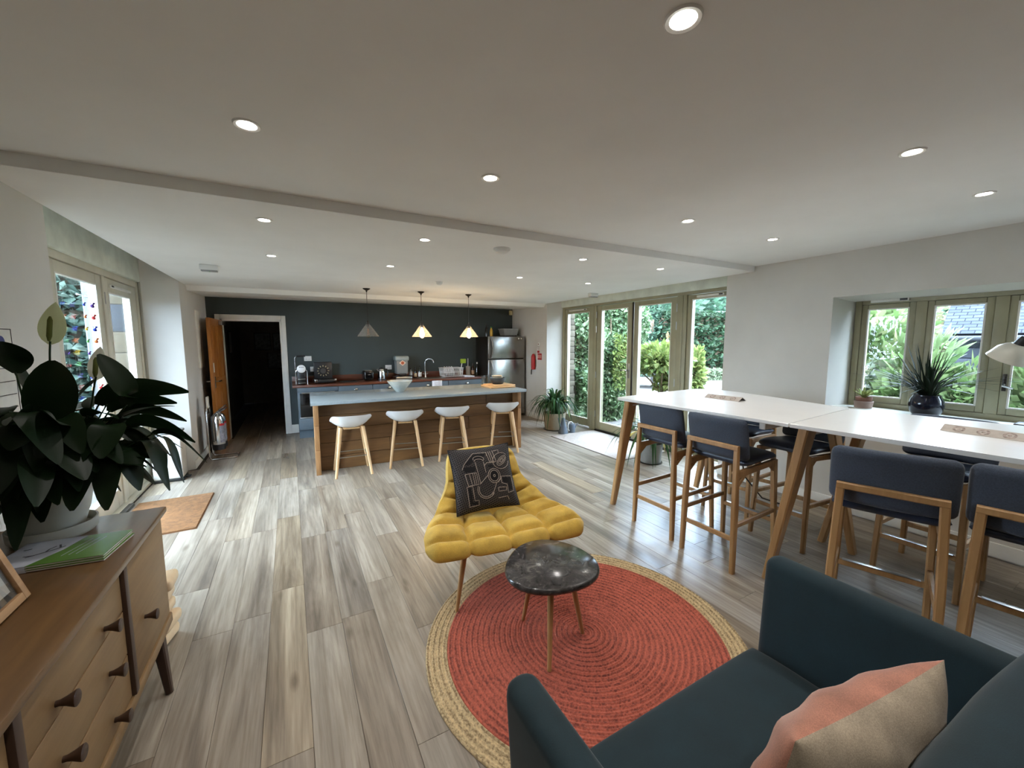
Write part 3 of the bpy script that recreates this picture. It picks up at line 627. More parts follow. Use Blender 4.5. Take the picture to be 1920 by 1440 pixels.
# ---- mustard armchair (scalloped, tufted)
def fabric(name, c, sheen=.3, dark=.82):
    m, n, b, o = nodes(name); v = coords(n); f = noise(n, v, 420, 2); f2 = noise(n, v, 9, 3)
    mx = n.nodes.new('ShaderNodeMath'); mx.operation = 'ADD'; m2 = n.nodes.new('ShaderNodeMath'); m2.operation = 'MULTIPLY'; m2.inputs[1].default_value = .5; n.links.new(f, m2.inputs[0]); m3 = n.nodes.new('ShaderNodeMath'); m3.operation = 'MULTIPLY'; m3.inputs[1].default_value = .5; n.links.new(f2, m3.inputs[0]); n.links.new(m2.outputs[0], mx.inputs[0]); n.links.new(m3.outputs[0], mx.inputs[1])
    n.links.new(ramp(n, mx.outputs[0], [(.35, sc3(c, dark)), (.65, sc3(c, 1.08))]), b.inputs['Base Color']); b.inputs['Roughness'].default_value = .85; b.inputs['Sheen Weight'].default_value = sheen; b.inputs['Sheen Roughness'].default_value = .35
    bump(n, b, f, .25, .001); return m
mMust = fabric('mustard_fabric', (206, 168, 72))
ac = thing('armchair', 'mustard yellow tufted armchair with splayed oak legs on the rug', 'armchair', (1.155, 2.335, 0), R(-8.5))
# centre profile (y forward is -): s in 0..1 from front edge to top of back
prof = [(0, -.33, .345), (.08, -.325, .375), (.16, -.25, .392), (.28, -.11, .385), (.40, .03, .372), (.50, .14, .375), (.58, .21, .41), (.66, .265, .475), (.76, .315, .57), (.86, .355, .675), (.95, .385, .765), (1, .40, .795)]
wid = [(0, .495), (.08, .51), (.2, .505), (.33, .455), (.45, .385), (.55, .335), (.65, .295), (.75, .27), (.85, .26), (.93, .245), (1, .19)]
lift = [(0, .03), (.15, .045), (.3, .075), (.42, .10), (.52, .15), (.62, .13), (.75, .06), (1, .0)]
fwdc = [(0, .0), (.3, -.02), (.45, -.05), (.6, -.10), (.75, -.105), (.9, -.08), (1, -.05)]
def interp(tab, s):
    for a, b_ in zip(tab, tab[1:]):
        if s <= b_[0]:
            t = (s-a[0])/(b_[0]-a[0]); return [u+(v-u)*t for u, v in zip(a[1:], b_[1:])]
    return list(tab[-1][1:])
NU, NS = 60, 84
def chair_pt(u, s):
    y, z = interp(prof, s); w = interp(wid, s)[0]; l = interp(lift, s)[0]; f = interp(fwdc, s)[0]
    k = abs(u)**2.4
    return Vector((w*u, y+f*k+.03*k*(1 if s < .15 else 0)*(1-s/.15), z+l*k))
P0 = [[chair_pt(-1+2*j/NU, i/NS) for j in range(NU+1)] for i in range(NS+1)]
for it in range(3):
    Q = [[p.copy() for p in r] for r in P0]
    for i in range(1, NS):
        for j in range(NU+1): P0[i][j] = (Q[i-1][j]+Q[i+1][j]+Q[i][j]*2)/4
top, bot = [], []
for i in range(NS+1):
    a, b_ = [], []
    for j in range(NU+1):
        s, u = i/NS, j/NU
        du = P0[i][min(NU, j+1)]-P0[i][max(0, j-1)]; ds = P0[min(NS, i+1)][j]-P0[max(0, i-1)][j]; nrm = du.cross(ds).normalized()
        cu, cs = u*4+(.0 if int(s*7+.35) % 2 == 0 else .0), s*6.5+.2
        qu = abs(math.sin(PI*cu)); qs = abs(math.sin(PI*cs)); puff = (1-(1-min(1, qu*1.25))**2.2)**.8*(1-(1-min(1, qs*1.25))**2.2)**.8
        eu = min(u, 1-u)*2; e = min(1, eu/.16); e2 = min(1, min(s, 1-s)/.05); edge = math.sqrt(max(0, 1-(1-e)**2))*math.sqrt(max(0, 1-(1-e2)**2))
        a.append(P0[i][j]+nrm*(.062*edge*(.2+.8*puff)+.004*edge)); b_.append(P0[i][j]-nrm*(.05*edge))
    top.append(a); bot.append(b_)
bm = BM(); grid(bm, top); sh = bmesh.ops.remove_doubles(bm, verts=bm.verts[:], dist=.0003); 
obj('tufted_cushion', bm, mMust, ac, ang=0)
bm = BM(); grid(bm, [list(reversed(r)) for r in bot]); obj('shell', bm, mMust, ac, ang=0)
for x, y, lab in ((-.30, -.30, 1), (.30, -.30, 1), (-.2, .30, 1), (.2, .30, 1)):
    bm = BM(); tube(bm, [(x*1.12, y*1.12 if y > 0 else y*1.02, .006), (x*.86, y*.72, .345)], [.0105, .021], seg=14); obj('leg', bm, mOak, ac)
bm = BM(); tube(bm, [(-.27, -.22, .335), (.27, -.22, .335)], .018, seg=8); tube(bm, [(-.17, .2, .335), (.17, .2, .335)], .018, seg=8); tube(bm, [(0, -.22, .335), (0, .2, .335)], .018, seg=8); obj('under_frame', bm, mOak, ac)
# ---- cushions
def pillow(bm, w, h, t, n=28, pinch=.06, exp=2.2, wr=0, seed=1):
    rr = random.Random(seed); ph = [(rr.uniform(2, 6), rr.uniform(-5, 5), rr.uniform(0, 6)) for _ in range(5)]
    def f(u, v):
        e = max(0, (1-abs(u)**exp))*max(0, (1-abs(v)**exp)); return e**.5
    def pos(u, v, s):
        px = w/2*u*(1-pinch*(1-v*v)*0-pinch*(1-abs(v)**2)*abs(u)**3); py = h/2*v*(1-pinch*(1-abs(u)**2)*abs(v)**3)
        z = f(u, v)*t/2
        if wr: z += wr*f(u, v)*sum(math.sin(a*u*2+b_*v*2+c) for a, b_, c in ph)/5
        return Vector((px, py, s*z))
    us = [math.sin(PI/2*(-1+2*k/n)) for k in range(n+1)]
    return [[pos(u, v, 1) for u in us] for v in us], [[pos(u, v, -1) for u in us] for v in us], pos
def cushion_dark():
    m, n, b, o = nodes('woven_black_pattern'); v = coords(n); 
    br = n.nodes.new('ShaderNodeTexBrick'); br.inputs['Scale'].default_value = 30; br.inputs['Mortar Size'].default_value = .024; br.inputs['Brick Width'].default_value = .5; br.inputs['Row Height'].default_value = .3
    br.inputs['Color1'].default_value = (*lin((20, 19, 23)), 1); br.inputs['Color2'].default_value = (*lin((16, 15, 19)), 1); br.inputs['Mortar'].default_value = (*lin((112, 104, 102)), 1)
    mp = n.nodes.new('ShaderNodeMapping'); mp.inputs['Rotation'].default_value = (0, 0, .5); n.links.new(v, mp.inputs['Vector'])
    n.links.new(mp.outputs[0], br.inputs['Vector']); n.links.new(br.outputs['Color'], b.inputs['Base Color']); b.inputs['Roughness'].default_value = .9; return m
mCuB = cushion_dark(); mCuP = M('black_piping', (20, 18, 22), .8); mThread = M('cream_thread', (190, 176, 164), .8); mPatch = M('black_patch', (22, 20, 24), .9)
cu = thing('scatter_cushion', 'square black cushion with cream line drawing on the mustard armchair', 'cushion', (0, 0, 0))
cu.matrix_world = Matrix.Translation((1.10, 2.385, .672)) @ Matrix.Rotation(R(-9), 4, 'Z') @ Matrix.Rotation(R(62), 4, 'X') @ Matrix.Rotation(R(2), 4, 'Z')
A, B, pos = pillow(None, .43, .43, .13, 28, .07)
bm = BM(); grid(bm, A); grid(bm, [list(reversed(r)) for r in B]); bmesh.ops.remove_doubles(bm, verts=bm.verts[:], dist=.0004); obj('cover', bm, mCuB, cu, ang=0)
ring = [pos(u, -1, 0) for u in np.linspace(-1, 1, 14)] + [pos(1, v, 0) for v in np.linspace(-1, 1, 14)][1:] + [pos(u, 1, 0) for u in np.linspace(1, -1, 14)][1:] + [pos(-1, v, 0) for v in np.linspace(1, -1, 14)][1:-1]
ptube('piping', mCuP, cu, ring, .005, seg=6, closed=True)
def onf(x, y, e=.0015): p = pos(x, y, 1); return Vector((p.x, p.y, p.z+e))
def stroke(bm, pts, r=.0016, n=None, closed=False):
    q = []
    for a, b_ in zip(pts, pts[1:]+([pts[0]] if closed else [])):
        k = max(1, int(math.hypot(b_[0]-a[0], b_[1]-a[1])/.08))
        for i in range(k): q.append((a[0]+(b_[0]-a[0])*i/k, a[1]+(b_[1]-a[1])*i/k))
    if not closed: q.append(pts[-1])
    tube(bm, [onf(x, y) for x, y in q], r, seg=5, closed=closed, updir=(0, 0, 1))
def ell(cx, cy, rx, ry, a0=0, a1=360, rot=0, n=28): return [(cx+rx*math.cos(R(a0+(a1-a0)*k/n))*math.cos(R(rot))-ry*math.sin(R(a0+(a1-a0)*k/n))*math.sin(R(rot)), cy+rx*math.cos(R(a0+(a1-a0)*k/n))*math.sin(R(rot))+ry*math.sin(R(a0+(a1-a0)*k/n))*math.cos(R(rot))) for k in range(n+1)]
def patch(bm, poly):
    c = (sum(p[0] for p in poly)/len(poly), sum(p[1] for p in poly)/len(poly)); q = []
    for a, b_ in zip(poly, poly[1:]+poly[:1]):
        for i in range(3): q.append((a[0]+(b_[0]-a[0])*i/3, a[1]+(b_[1]-a[1])*i/3))
    rings_ = [[bm.verts.new(onf(c[0]+(x-c[0])*k, c[1]+(y-c[1])*k, .0009)) for x, y in q] for k in (.33, .66, 1)]
    for a, b_ in zip(rings_, rings_[1:]): ring_faces(bm, a, b_)
    bm.faces.new(rings_[0])
for p in ([(-.62, .42), (-.28, .74), (.12, .72), (.02, .58), (-.22, .58), (-.42, .42)], [(-.66, .36), (-.28, .34), (-.3, .18), (-.62, .2)], ell(.27, -.03, .13, .15, 0, 340, 0, 14), [(.52, -.12), (.86, -.14), (.84, -.5), (.7, -.52), (.7, -.3), (.54, -.26)], [(-.6, -.28), (-.52, -.28), (-.5, -.78), (-.58, -.78)], [(-.5, -.72), (-.36, -.72), (-.36, -.8), (-.5, -.8)], [(.1, .3), (.24, .34), (.3, .26), (.16, .24)], ell(-.12, .52, .15, .07, 0, 180, -8, 10)): bm = BM(); patch(bm, p); obj('black_motif', bm, mPatch, cu, ang=0)
bm = BM()
for p in (ell(.27, -.03, .2, .22), ell(.27, -.03, .145, .165), ell(.27, -.03, .03, .035), ell(-.05, -.4, .27, .27, 150, 330), ell(-.05, -.4, .22, .22, 150, 330), ell(.62, .42, .22, .10, 0, 360, 38), ell(.62, .42, .16, .06, 0, 360, 38), ell(.62, .42, .08, .03, 0, 360, 38), ell(.6, .42, .3, .26, 20, 330, 20), ell(-.14, .56, .17, .1, -20, 200, -8), ell(-.14, .5, .14, .06, -10, 200, -8)): stroke(bm, p)
for p in ([(-.7, .3), (-.62, .44), (-.28, .78), (.16, .76), (.14, .64)], [(-.26, .47), (-.2, -.2)], [(.0, .44), (.02, .1)], [(-.64, .14), (-.58, -.22), (-.26, -.22), (-.28, .14), (-.64, .14)], [(-.5, .12), (-.46, -.2)], [(-.4, .13), (-.38, -.2)], [(-.34, .13), (-.32, -.2)], [(.14, .78), (.2, .42), (.42, .4), (.36, .8)], [(.22, .78), (.26, .42)], [(.28, .79), (.33, .42)], [(.4, .78), (.58, .8), (.56, .7)], [(.48, -.08), (.9, -.1), (.88, -.56), (.66, -.6), (.66, -.34), (.48, -.28), (.48, -.08)], [(.08, .02), (-.22, -.22)], [(.3, -.26), (.12, -.6)], [(.36, -.24), (.5, -.12)], [(.34, -.4), (.62, -.42), (.6, -.52), (.34, -.52), (.34, -.4)], [(-.64, -.24), (-.46, -.24), (-.44, -.68), (-.32, -.68), (-.32, -.84), (-.62, -.84), (-.64, -.24)], [(.3, -.72), (.62, -.7), (.66, -.82)], [(0, .32), (.1, .4), (.36, .38)]): stroke(bm, p)
obj('stitched_drawing', bm, mThread, cu)
# ---- sofa
mVel = fabric('teal_velvet', (17, 40, 47), .12, .86)
so = thing('sofa', 'dark teal velvet two seater sofa in the foreground', 'sofa', (1.06, .36, 0))
def rb(name, x0, x1, y0, y1, z0, z1, bev, par=so, shear=0, sub=0):
    bm = BM(); box(bm, x0, x1, y0, y1, z0, z1, bev=bev, seg=4)
    for v in bm.verts: v.co.x += shear*(v.co.z-z0)
    return obj(name, bm, mVel, par, ang=0)
rb('base', -.56, .56, -.44, .465, .13, .30, .03)
rb('arm', -.60, -.505, -.47, .475, .10, .735, .04, shear=-.055)
rb('arm', .505, .60, -.47, .475, .10, .735, .04, shear=.055)
rb('back_frame', -.56, .56, -.52, -.40, .12, .80, .045)
bm = BM(); nu, nv = 26, 26; T_, B_ = [], []
def seatp(u, v, s):
    e = ((1-abs(u)**8)*(1-abs(v)**8))**.5 if abs(u) < 1 and abs(v) < 1 else 0
    return Vector((u*.505, .03+v*.445, .355+s*(.05*e+.022*(1-u*u)*(1-v*v)*(s > 0))+.012*0))
us = [math.sin(PI/2*(-1+2*k/26)) for k in range(27)]
grid(bm, [[seatp(u, v, 1) for u in us] for v in us]); grid(bm, [[seatp(-u, v, -1) for u in us] for v in us]); bmesh.ops.remove_doubles(bm, verts=bm.verts[:], dist=.0004); obj('seat_cushion', bm, mVel, so, ang=0)
for sx, lab in ((.0, 0),):
    A, B, pz = pillow(None, 1.04, .46, .24, 26, .02, 3.2, .008, 4); q = Matrix.Translation((sx, -.275, .655)) @ Matrix.Rotation(R(76), 4, 'X')
    bm = BM(); grid(bm, [[q @ p for p in r] for r in A]); grid(bm, [[q @ p for p in reversed(r)] for r in B]); bmesh.ops.remove_doubles(bm, verts=bm.verts[:], dist=.0004); obj('back_cushion', bm, mVel, so, ang=0)
for sx in (-.5, .5):
    for sy in (-.42, .4):
        bm = BM(); tube(bm, [(sx*1.02, sy*1.02, 0.002), (sx, sy, .14)], [.013, .02], seg=12); obj('leg', bm, mOak, so)
bm = BM()
for s in (-1, 1): tube(bm, [(s*(.532), .45, .726), (s*.532, .0, .7285), (s*.532, -.42, .7285)], .0022, seg=5)
# ---- two tone cushion on the sofa
mPink = fabric('dusty_pink_velvet', (186, 126, 104), .4, .8); mBeige = fabric('beige_linen', (176, 160, 138), .2, .8)
cp = thing('scatter_cushion', 'large two tone dusty pink and beige cushion leaning on the sofa back', 'cushion', (0, 0, 0))
CPM = Matrix.Translation((1.015, .335, .635)) @ Matrix.Rotation(R(-6), 4, 'Z') @ Matrix.Rotation(R(-79), 4, 'X') @ Matrix.Rotation(R(4), 4, 'Z')
cp.matrix_world = CPM
A, B, pz = pillow(None, .56, .45, .20, 34, .06, 2.3, .010, 9)
bm = BM(); grid(bm, A); obj('pink_face', bm, mPink, cp, ang=0); bm = BM(); grid(bm, [list(reversed(r)) for r in B]); obj('beige_back', bm, mBeige, cp, ang=0)
# ---- sideboard
mTeakTop = wood('worn_teak_top', (122, 90, 54), (84, 60, 36), 1, 6, .34, False, stretch=.1, coat=.1)
mAsh = wood('sideboard_front', (140, 110, 72), (116, 88, 55), 1, 9, .5, stretch=.08)
mDarkW = wood('dark_teak', (70, 48, 34), (46, 30, 20), 2, 9, .45)
sb = thing('sideboard', 'mid century oak sideboard with round knobs and a worn top', 'sideboard', (-.84, 1.70, 0))
fx = .265; y0, y1 = -.92, .69
bm = BM(); box(bm, -.27, .28, y0-.03, y1+.04, .775, .803, bev=.006); obj('top', bm, mTeakTop, sb)
bm = BM(); box(bm, -.265, .245, y0, y1, .285, .775, bev=.003); box(bm, -.262, .25, y0, y0+.02, .28, .775); obj('carcass', bm, mAsh, sb)
pbox('bottom_rail', mAsh, sb, -.25, .272, y0-.005, y1+.012, .235, .284, bev=.008)
pbox('divider', mDarkW, sb, .24, .278, .16, .193, .285, .778, bev=.004)
pbox('divider', mDarkW, sb, .24, .278, -.50, -.467, .285, .778, bev=.004)
def knob(par, y, z, r=.02):
    bm = BM(); lathe(bm, [(.0, -.002), (.008, 0), (.008, .008), (.012, .02), (r, .036), (r+.001, .04), (r-.003, .0425), (0, .041)], 20, mtx=Matrix.Translation((fx, y, z)) @ Matrix.Rotation(R(90), 4, 'Y')); obj('knob', bm, mDarkW, par)
d = pbox('cupboard_door', mAsh, sb, .245, .265, .196, y1-.004, .29, .772, bev=.002); knob(d, .36, .472)
d = pbox('cupboard_door', mAsh, sb, .245, .265, y0+.022, -.503, .29, .772, bev=.002); knob(d, -.56, .472)
for z0_, z1_ in ((.625, .772), (.458, .621), (.29, .454)):
    d = pbox('drawer', mAsh, sb, .245, .265, -.464, .157, z0_, z1_, bev=.0025); zc = (z0_+z1_)/2-.035 if z0_ > .6 else (z0_+z1_)/2-.04; knob(d, 0.0, (z0_+z1_)/2-.04); knob(d, -.31, (z0_+z1_)/2-.04)
for sx, sy in ((.24, .64), (.24, -.86), (-.22, .64), (-.22, -.86)):
    bm = BM(); bar(bm, (sx+.04*(1 if sx > 0 else -1), sy+(-.17 if sy > 0 else .17)*0-.13*(sy > 0)+.1*(sy < 0), 0), (sx, sy-.06*(1 if sy > 0 else -1), .24), .026, .026, .05, .045, updir=(0, 1, 0)); obj('leg', bm, mDarkW, sb)
mBent = M('pale_ply', (206, 178, 142), .5, var=.05)
t = thing('folding_seat', 'stacked pale curved plywood slats behind the sideboard end', 'folding seat', (-.80, 2.63, 0))
for k in range(5):
    bm = BM(); box(bm, -.2, .2, -.10, .10, 0, .062, bev=.022, seg=3); q = Matrix.Translation((-.022+.014*math.sin(k*1.9), .01*k, .012+.066*k)) @ Matrix.Rotation(R(-9+3*k), 4, 'Z') @ Matrix.Rotation(R(-6), 4, 'X')
    for v in bm.verts: v.co = q @ v.co
    obj('slat', bm, mBent, t)
bm = BM(); box(bm, -.2, -.17, -.03, .09, 0, .34, bev=.005); obj('support', bm, mBent, t)
# brochures
mBro = M('glossy_white_cover', (196, 200, 212), .22, var=.05, vs=9); mBroG = M('glossy_green_cover', (86, 124, 52), .22, var=.05, vs=9); mBroP = M('page_edges', (216, 214, 208), .7); mInk = M('dark_ink', (44, 42, 56), .5)
bc = Vector((-.765, 2.03, .8045))
for k, lab in enumerate(('green and white brochure at the bottom of the stack on the sideboard', 'green and white brochure in the middle of the stack on the sideboard', 'green and white brochure on top of the stack on the sideboard')):
    t = thing('brochure', lab, 'brochure', bc+Vector((rnd.uniform(-.003, .003), rnd.uniform(-.003, .003), .0075*k)), R(-7+rnd.uniform(-1, 1)), 'brochures on the sideboard')
    pbox('pages', mBroP, t, -.155, .155, -.105, .105, .0004, .0062, bev=.001, seg=1)
    bm = BM(); prism(bm, [(-.156, -.107), (-.05, -.107), (-.0, .0), (.02, .107), (-.156, .107)], .0062, .0072); prism(bm, [(-.156, -.107), (-.05, -.107), (-.05, -.106), (-.156, -.106)], .0, .0072); obj('cover', bm, mBro, t)
    bm = BM(); prism(bm, [(-.05, -.107), (.156, -.107), (.156, .107), (.02, .107), (.0, .0)], .0062, .0072); obj('green_band', bm, mBroG, t)
    if k == 2:
        bm = BM()
        for p in ([(-.09, -.03), (-.06, -.01), (-.03, .01), (-.01, .03)], [(-.05, .0), (-.05, .02), (-.04, .04)], [(-.02, .02), (-.035, .05)], [(-.07, -.02), (-.1, -.02)], [(-.13, .04), (-.11, .045)]): tube(bm, [(x, y, .0073) for x, y in p], .003, seg=5, flat=.15)
        obj('ink_sketch', bm, mInk, t)
        bm = BM()
        for q in range(3): tube(bm, [(.02+.02*q, -.06, .0073), (.05+.02*q, .07, .0073)], .0012, seg=5, flat=.2)
        obj('cover_lines', bm, mBro, t)
# photo frame at the left edge
pf = thing('photo_frame', 'wooden picture frame with grey mount propped on the sideboard', 'picture frame', (-.752, 1.71, .808)); pf.rotation_euler = (R(-17), 0, R(90))
mFrW = wood('frame_wood', (190, 152, 112), (160, 122, 84), 0, 12, .5); mMount = M('grey_mount', (78, 84, 86), .8); 
bm = BM(); 
for a in ((-.21, -.185, 0, .28), (.0, .025, 0, .28), (-.185, .0, 0, .025), (-.185, .0, .255, .28)): box(bm, a[0], a[1], -.016, .006, a[2], a[3], bev=.003)
obj('moulding', bm, mFrW, pf); pbox('mount', mMount, pf, -.19, .005, -.004, -.001, .02, .26); pbox('print', mPaper, pf, -.165, -.02, -.0055, -.0035, .045, .235); pbox('glazing', glassm('picture_glass', (250, 250, 250), .08), pf, -.187, .002, -.008, -.0065, .023, .257); bm = BM(); bar(bm, (-.09, .006, .2), (-.09, .10, .02), .03, .004, updir=(1, 0, 0)); obj('strut', bm, mBlack, pf)
# ================================================================ kitchen run
mCab = M('slate_blue_cabinet', (78, 90, 100), .5, var=.04, vs=4); mWal = wood('walnut_worktop', (112, 62, 40), (74, 38, 24), 0, 7, .32, False, stretch=.1)
mOven = M('oven_black_glass', (14, 14, 16), .12, var=.05)
def cabinet(x0, x1, label, oven=False, door=True):
    t = thing('base_cabinet', label, 'cabinet', ((x0+x1)/2, 7.64, 0), 0, 'slate blue base cabinets on the teal wall'); w = (x1-x0)/2-.001
    pbox('carcass', mCab, t, -w, w, -.27, .29, .14, .853, bev=.002); pbox('plinth', mCab, t, -w, w, -.22, .25, 0, .14)
    def cup(par, z):
        bm = BM(); q = Matrix.Translation((0, -.302, z)) @ Matrix.Rotation(R(90), 4, 'X')
        pr = [(0, .022), (.012, .021), (.024, .015), (.03, .0)]; lathe(bm, pr, 20, sx=1.25, mtx=q)
        for v in list(bm.verts):
            if v.co.z < z-.004: v.co.z = z-.004
        obj('cup_handle', bm, mChrome, par)
    if oven:
        pbox('control_strip', mCab, t, -w+.002, w-.002, -.29, -.27, .775, .85, bev=.002)
        h = ptube('oven_handle', mSteel, t, [(-.25, -.32, .765), (.25, -.32, .765)], .011)
        d = pbox('oven_door', mOven, t, -w+.03, w-.03, -.292, -.268, .36, .755, bev=.004)
        pbox('oven_trim', mSteel, t, -w+.02, w-.02, -.29, -.268, .345, .36, bev=.002)
        dd = pbox('drawer', mCab, t, -w+.002, w-.002, -.29, -.27, .15, .34, bev=.003); pbox('inset_panel', mCab, dd, -w+.06, w-.06, -.294, -.289, .19, .30, bev=.003)
        return
    d = pbox('drawer', mCab, t, -w+.003, w-.003, -.29, -.27, .70, .848, bev=.003); cup(d, .775)
    d = pbox('door', mCab, t, -w+.003, w-.003, -.29, -.27, .15, .695, bev=.003); pbox('inset_panel', mCab, d, -w+.07, w-.07, -.293, -.288, .22, .625, bev=.003); plathe('knob', mChrome, d, [(0, 0), (.012, .002), (.014, .01), (.006, .014), (.005, .02)], mtx=Matrix.Translation((w-.05, -.31, .6)) @ Matrix.Rotation(R(-90), 4, 'X'), seg=14)
xs = [.07, .69, 1.25, 1.83, 2.66, 3.43]; labs = ['slate blue oven cabinet at the left end by the door', 'slate blue base cabinet next to the oven', 'slate blue base cabinet below the kettle', 'slate blue sink cabinet below the tap', 'slate blue base cabinet beside the fridge']
for k in range(5): cabinet(xs[k], xs[k+1], labs[k], k == 0)
pbox_t = thing('worktop', 'dark walnut worktop with upstand along the teal wall', 'worktop', (1.73, 7.64, 0))
pbox('slab', mWal, pbox_t, -1.725, 1.725, -.315, .305, .856, .893, bev=.004); ups = thing('worktop_upstand', 'low walnut upstand along the foot of the teal wall', 'upstand', (1.73, 7.64, 0)); pbox('upstand', mWal, ups, -1.725, 1.725, .285, .307, .893, 1.0, bev=.003)
pbox('sink_basin', mSteel, pbox_t, .44, .92, -.2, .2, .8935, .8965, bev=.001)
WZ = .893
# tap
t = thing('kitchen_tap', 'chrome swan neck tap on the walnut worktop', 'tap', (2.35, 7.83, WZ))
plathe('base', mChrome, t, [(.0, .0), (.03, 0), (.03, .008), (.018, .03), (.016, .12), (0, .12)], seg=18)
ptube('spout', mChrome, t, [(0, 0, .1), (0, 0, .3), (.02, -.01, .345), (.06, -.03, .37), (.11, -.055, .365), (.145, -.07, .335), (.155, -.075, .29)], .012, seg=10)
for s in (-1, 1): ptube('lever', mChrome, t, [(0, 0, .06), (s*.055, 0, .075)], .006)
# coffee machine
t = thing('coffee_machine', 'white and black pod coffee machine at the left end of the worktop', 'coffee machine', (.15, 7.62, WZ))
pbox('body', mBlack, t, -.062, .062, -.10, .12, .0, .25, bev=.012)
bm = BM(); lathe(bm, [(0, .02), (.055, .02), (.066, .012), (.066, -.02), (0, -.02)], 28, mtx=Matrix.Translation((0, -.115, .262)) @ Matrix.Rotation(R(90), 4, 'X')); fc = obj('round_face', bm, mWhite, t)
bm = BM(); [box(bm, a-.008, a+.008, -.139, -.134, .285, .295) for a in (-.025, 0, .025)]; obj('buttons', bm, mBlack, fc)
for s in (-1, 1): ptube('frame_leg', mChrome, t, [(s*.085, -.10, 0), (s*.085, -.10, .2), (s*.075, -.105, .235), (s*.05, -.11, .25)], .009)
ptube('lever_frame', mChrome, t, [(-.088, -.03, .22), (-.088, -.03, .44), (-.07, -.03, .47), (.0, -.03, .47)], .006); ptube('lever_grip', mBlack, t, [(-.06, -.03, .472), (.07, -.03, .472)], .013)
pbox('drip_tray', mSteel, t, -.055, .055, -.16, -.09, .085, .1, bev=.003); pbox('cup_shelf', mSteel, t, -.055, .055, -.16, -.09, .02, .032, bev=.003)
# waffle maker
t = thing('waffle_maker', 'open black square waffle maker with ring of pale marks', 'waffle maker', (.50, 7.62, WZ), R(4))
pbox('base', mBlack, t, -.17, .17, -.14, .16, .012, .07, bev=.02)
lid = pbox('lid', mBlack, t, -.15, .15, .1, .14, .06, .36, bev=.02); bm = BM(); lathe(bm, [(0, .01), (.045, .01), (.05, 0)], 24, mtx=Matrix.Translation((0, .1, .205)) @ Matrix.Rotation(R(90), 4, 'X')); obj('dial', bm, M('dial_grey', (58, 54, 52), .5), lid)
bm = BM()
for k in range(12): a = k*PI/6; box(bm, -.006, .006, -.012, .012, -.002, .002, mtx=Matrix.Translation((.085*math.cos(a), .097, .205+.085*math.sin(a))) @ Matrix.Rotation(-a+PI/2, 4, 'Y') @ Matrix.Rotation(R(90), 4, 'X'))
obj('dial_marks', bm, M('gold_marks', (176, 160, 126), .5), lid)
for s in (-1, 1): pbox('corner_clip', mChrome, t, s*.15-.02, s*.15+.02, -.15, -.12, .03, .075, bev=.004)
tag(pbox('slate_board', mBlack, None, .74, 1.02, 7.5, 7.78, WZ, WZ+.012, bev=.004), 'flat black slate board on the walnut worktop', 'board')
# toaster
t = thing('toaster', 'glossy black toaster on the walnut worktop', 'toaster', (1.23, 7.68, WZ)); mBG = M('gloss_black', (16, 16, 18), .12)
pbox('body', mBG, t, -.085, .085, -.13, .13, .01, .185, bev=.03, seg=4); pbox('top_plate', mSteel, t, -.06, .06, -.11, .11, .184, .19, bev=.002); pbox('lever', mSteel, t, -.02, .02, -.148, -.128, .11, .125, bev=.003)
# kettle
t = thing('kettle', 'chrome and black jug kettle beside the toaster', 'kettle', (1.47, 7.66, WZ))
plathe('base', mBlack, t, [(0, 0), (.08, 0), (.08, .018), (.07, .024), (0, .024)], seg=24); plathe('jug', mChrome, t, [(0, .024), (.07, .024), (.072, .06), (.064, .15), (.054, .205), (.05, .21), (0, .21)], seg=28); plathe('lid', mBlack, t, [(.052, .208), (.045, .225), (.012, .232), (.012, .245), (0, .247)], seg=20)
ptube('handle', mBlack, t, [(.05, 0, .205), (.1, 0, .2), (.115, 0, .15), (.1, 0, .07), (.07, 0, .05)], .011); bm = BM(); bar(bm, (-.045, 0, .16), (-.085, 0, .205), .03, .03, .02, .012); obj('spout', bm, mChrome, t)
# espresso grinder tower
mGrey = M('grey_machine', (132, 134, 132), .45, var=.04)
t = thing('hot_drinks_machine', 'tall grey drinks machine with orange diamond emblem', 'drinks machine', (1.85, 7.70, WZ))
pbox('tower', mGrey, t, -.105, .105, -.08, .14, .10, .40, bev=.012); pbox('hopper', M('frosted_hopper', (150, 160, 158), .25), t, -.13, .13, -.10, .14, .345, .44, bev=.03, seg=3)
pbox('base', mSteel, t, -.145, .145, -.18, .15, 0, .055, bev=.01); pbox('drip_grille', mBlack, t, -.13, .13, -.17, -.06, .055, .062, bev=.002); pbox('group_head', mBlack, t, -.06, .06, -.14, -.07, .075, .115, bev=.01)
bm = BM(); lathe(bm, [(.0, 0), (.062, 0), (.066, -.004), (0, -.004)], 4, sy=.8, mtx=Matrix.Translation((0, -.1035, .31)) @ Matrix.Rotation(R(90), 4, 'X')); e = obj('emblem', bm, M('emblem_cream', (232, 206, 186), .5), t)
bm = BM(); lathe(bm, [(0, .002), (.03, .002), (.03, 0)], 20, mtx=Matrix.Translation((0, -.1035, .31)) @ Matrix.Rotation(R(90), 4, 'X')); obj('emblem_centre', bm, M('emblem_orange', (186, 92, 54), .5), e)
for s in (-1, 1): ptube('grip', mBlack, t, [(s*.09, -.15, .07), (s*.15, -.2, .065)], .012)
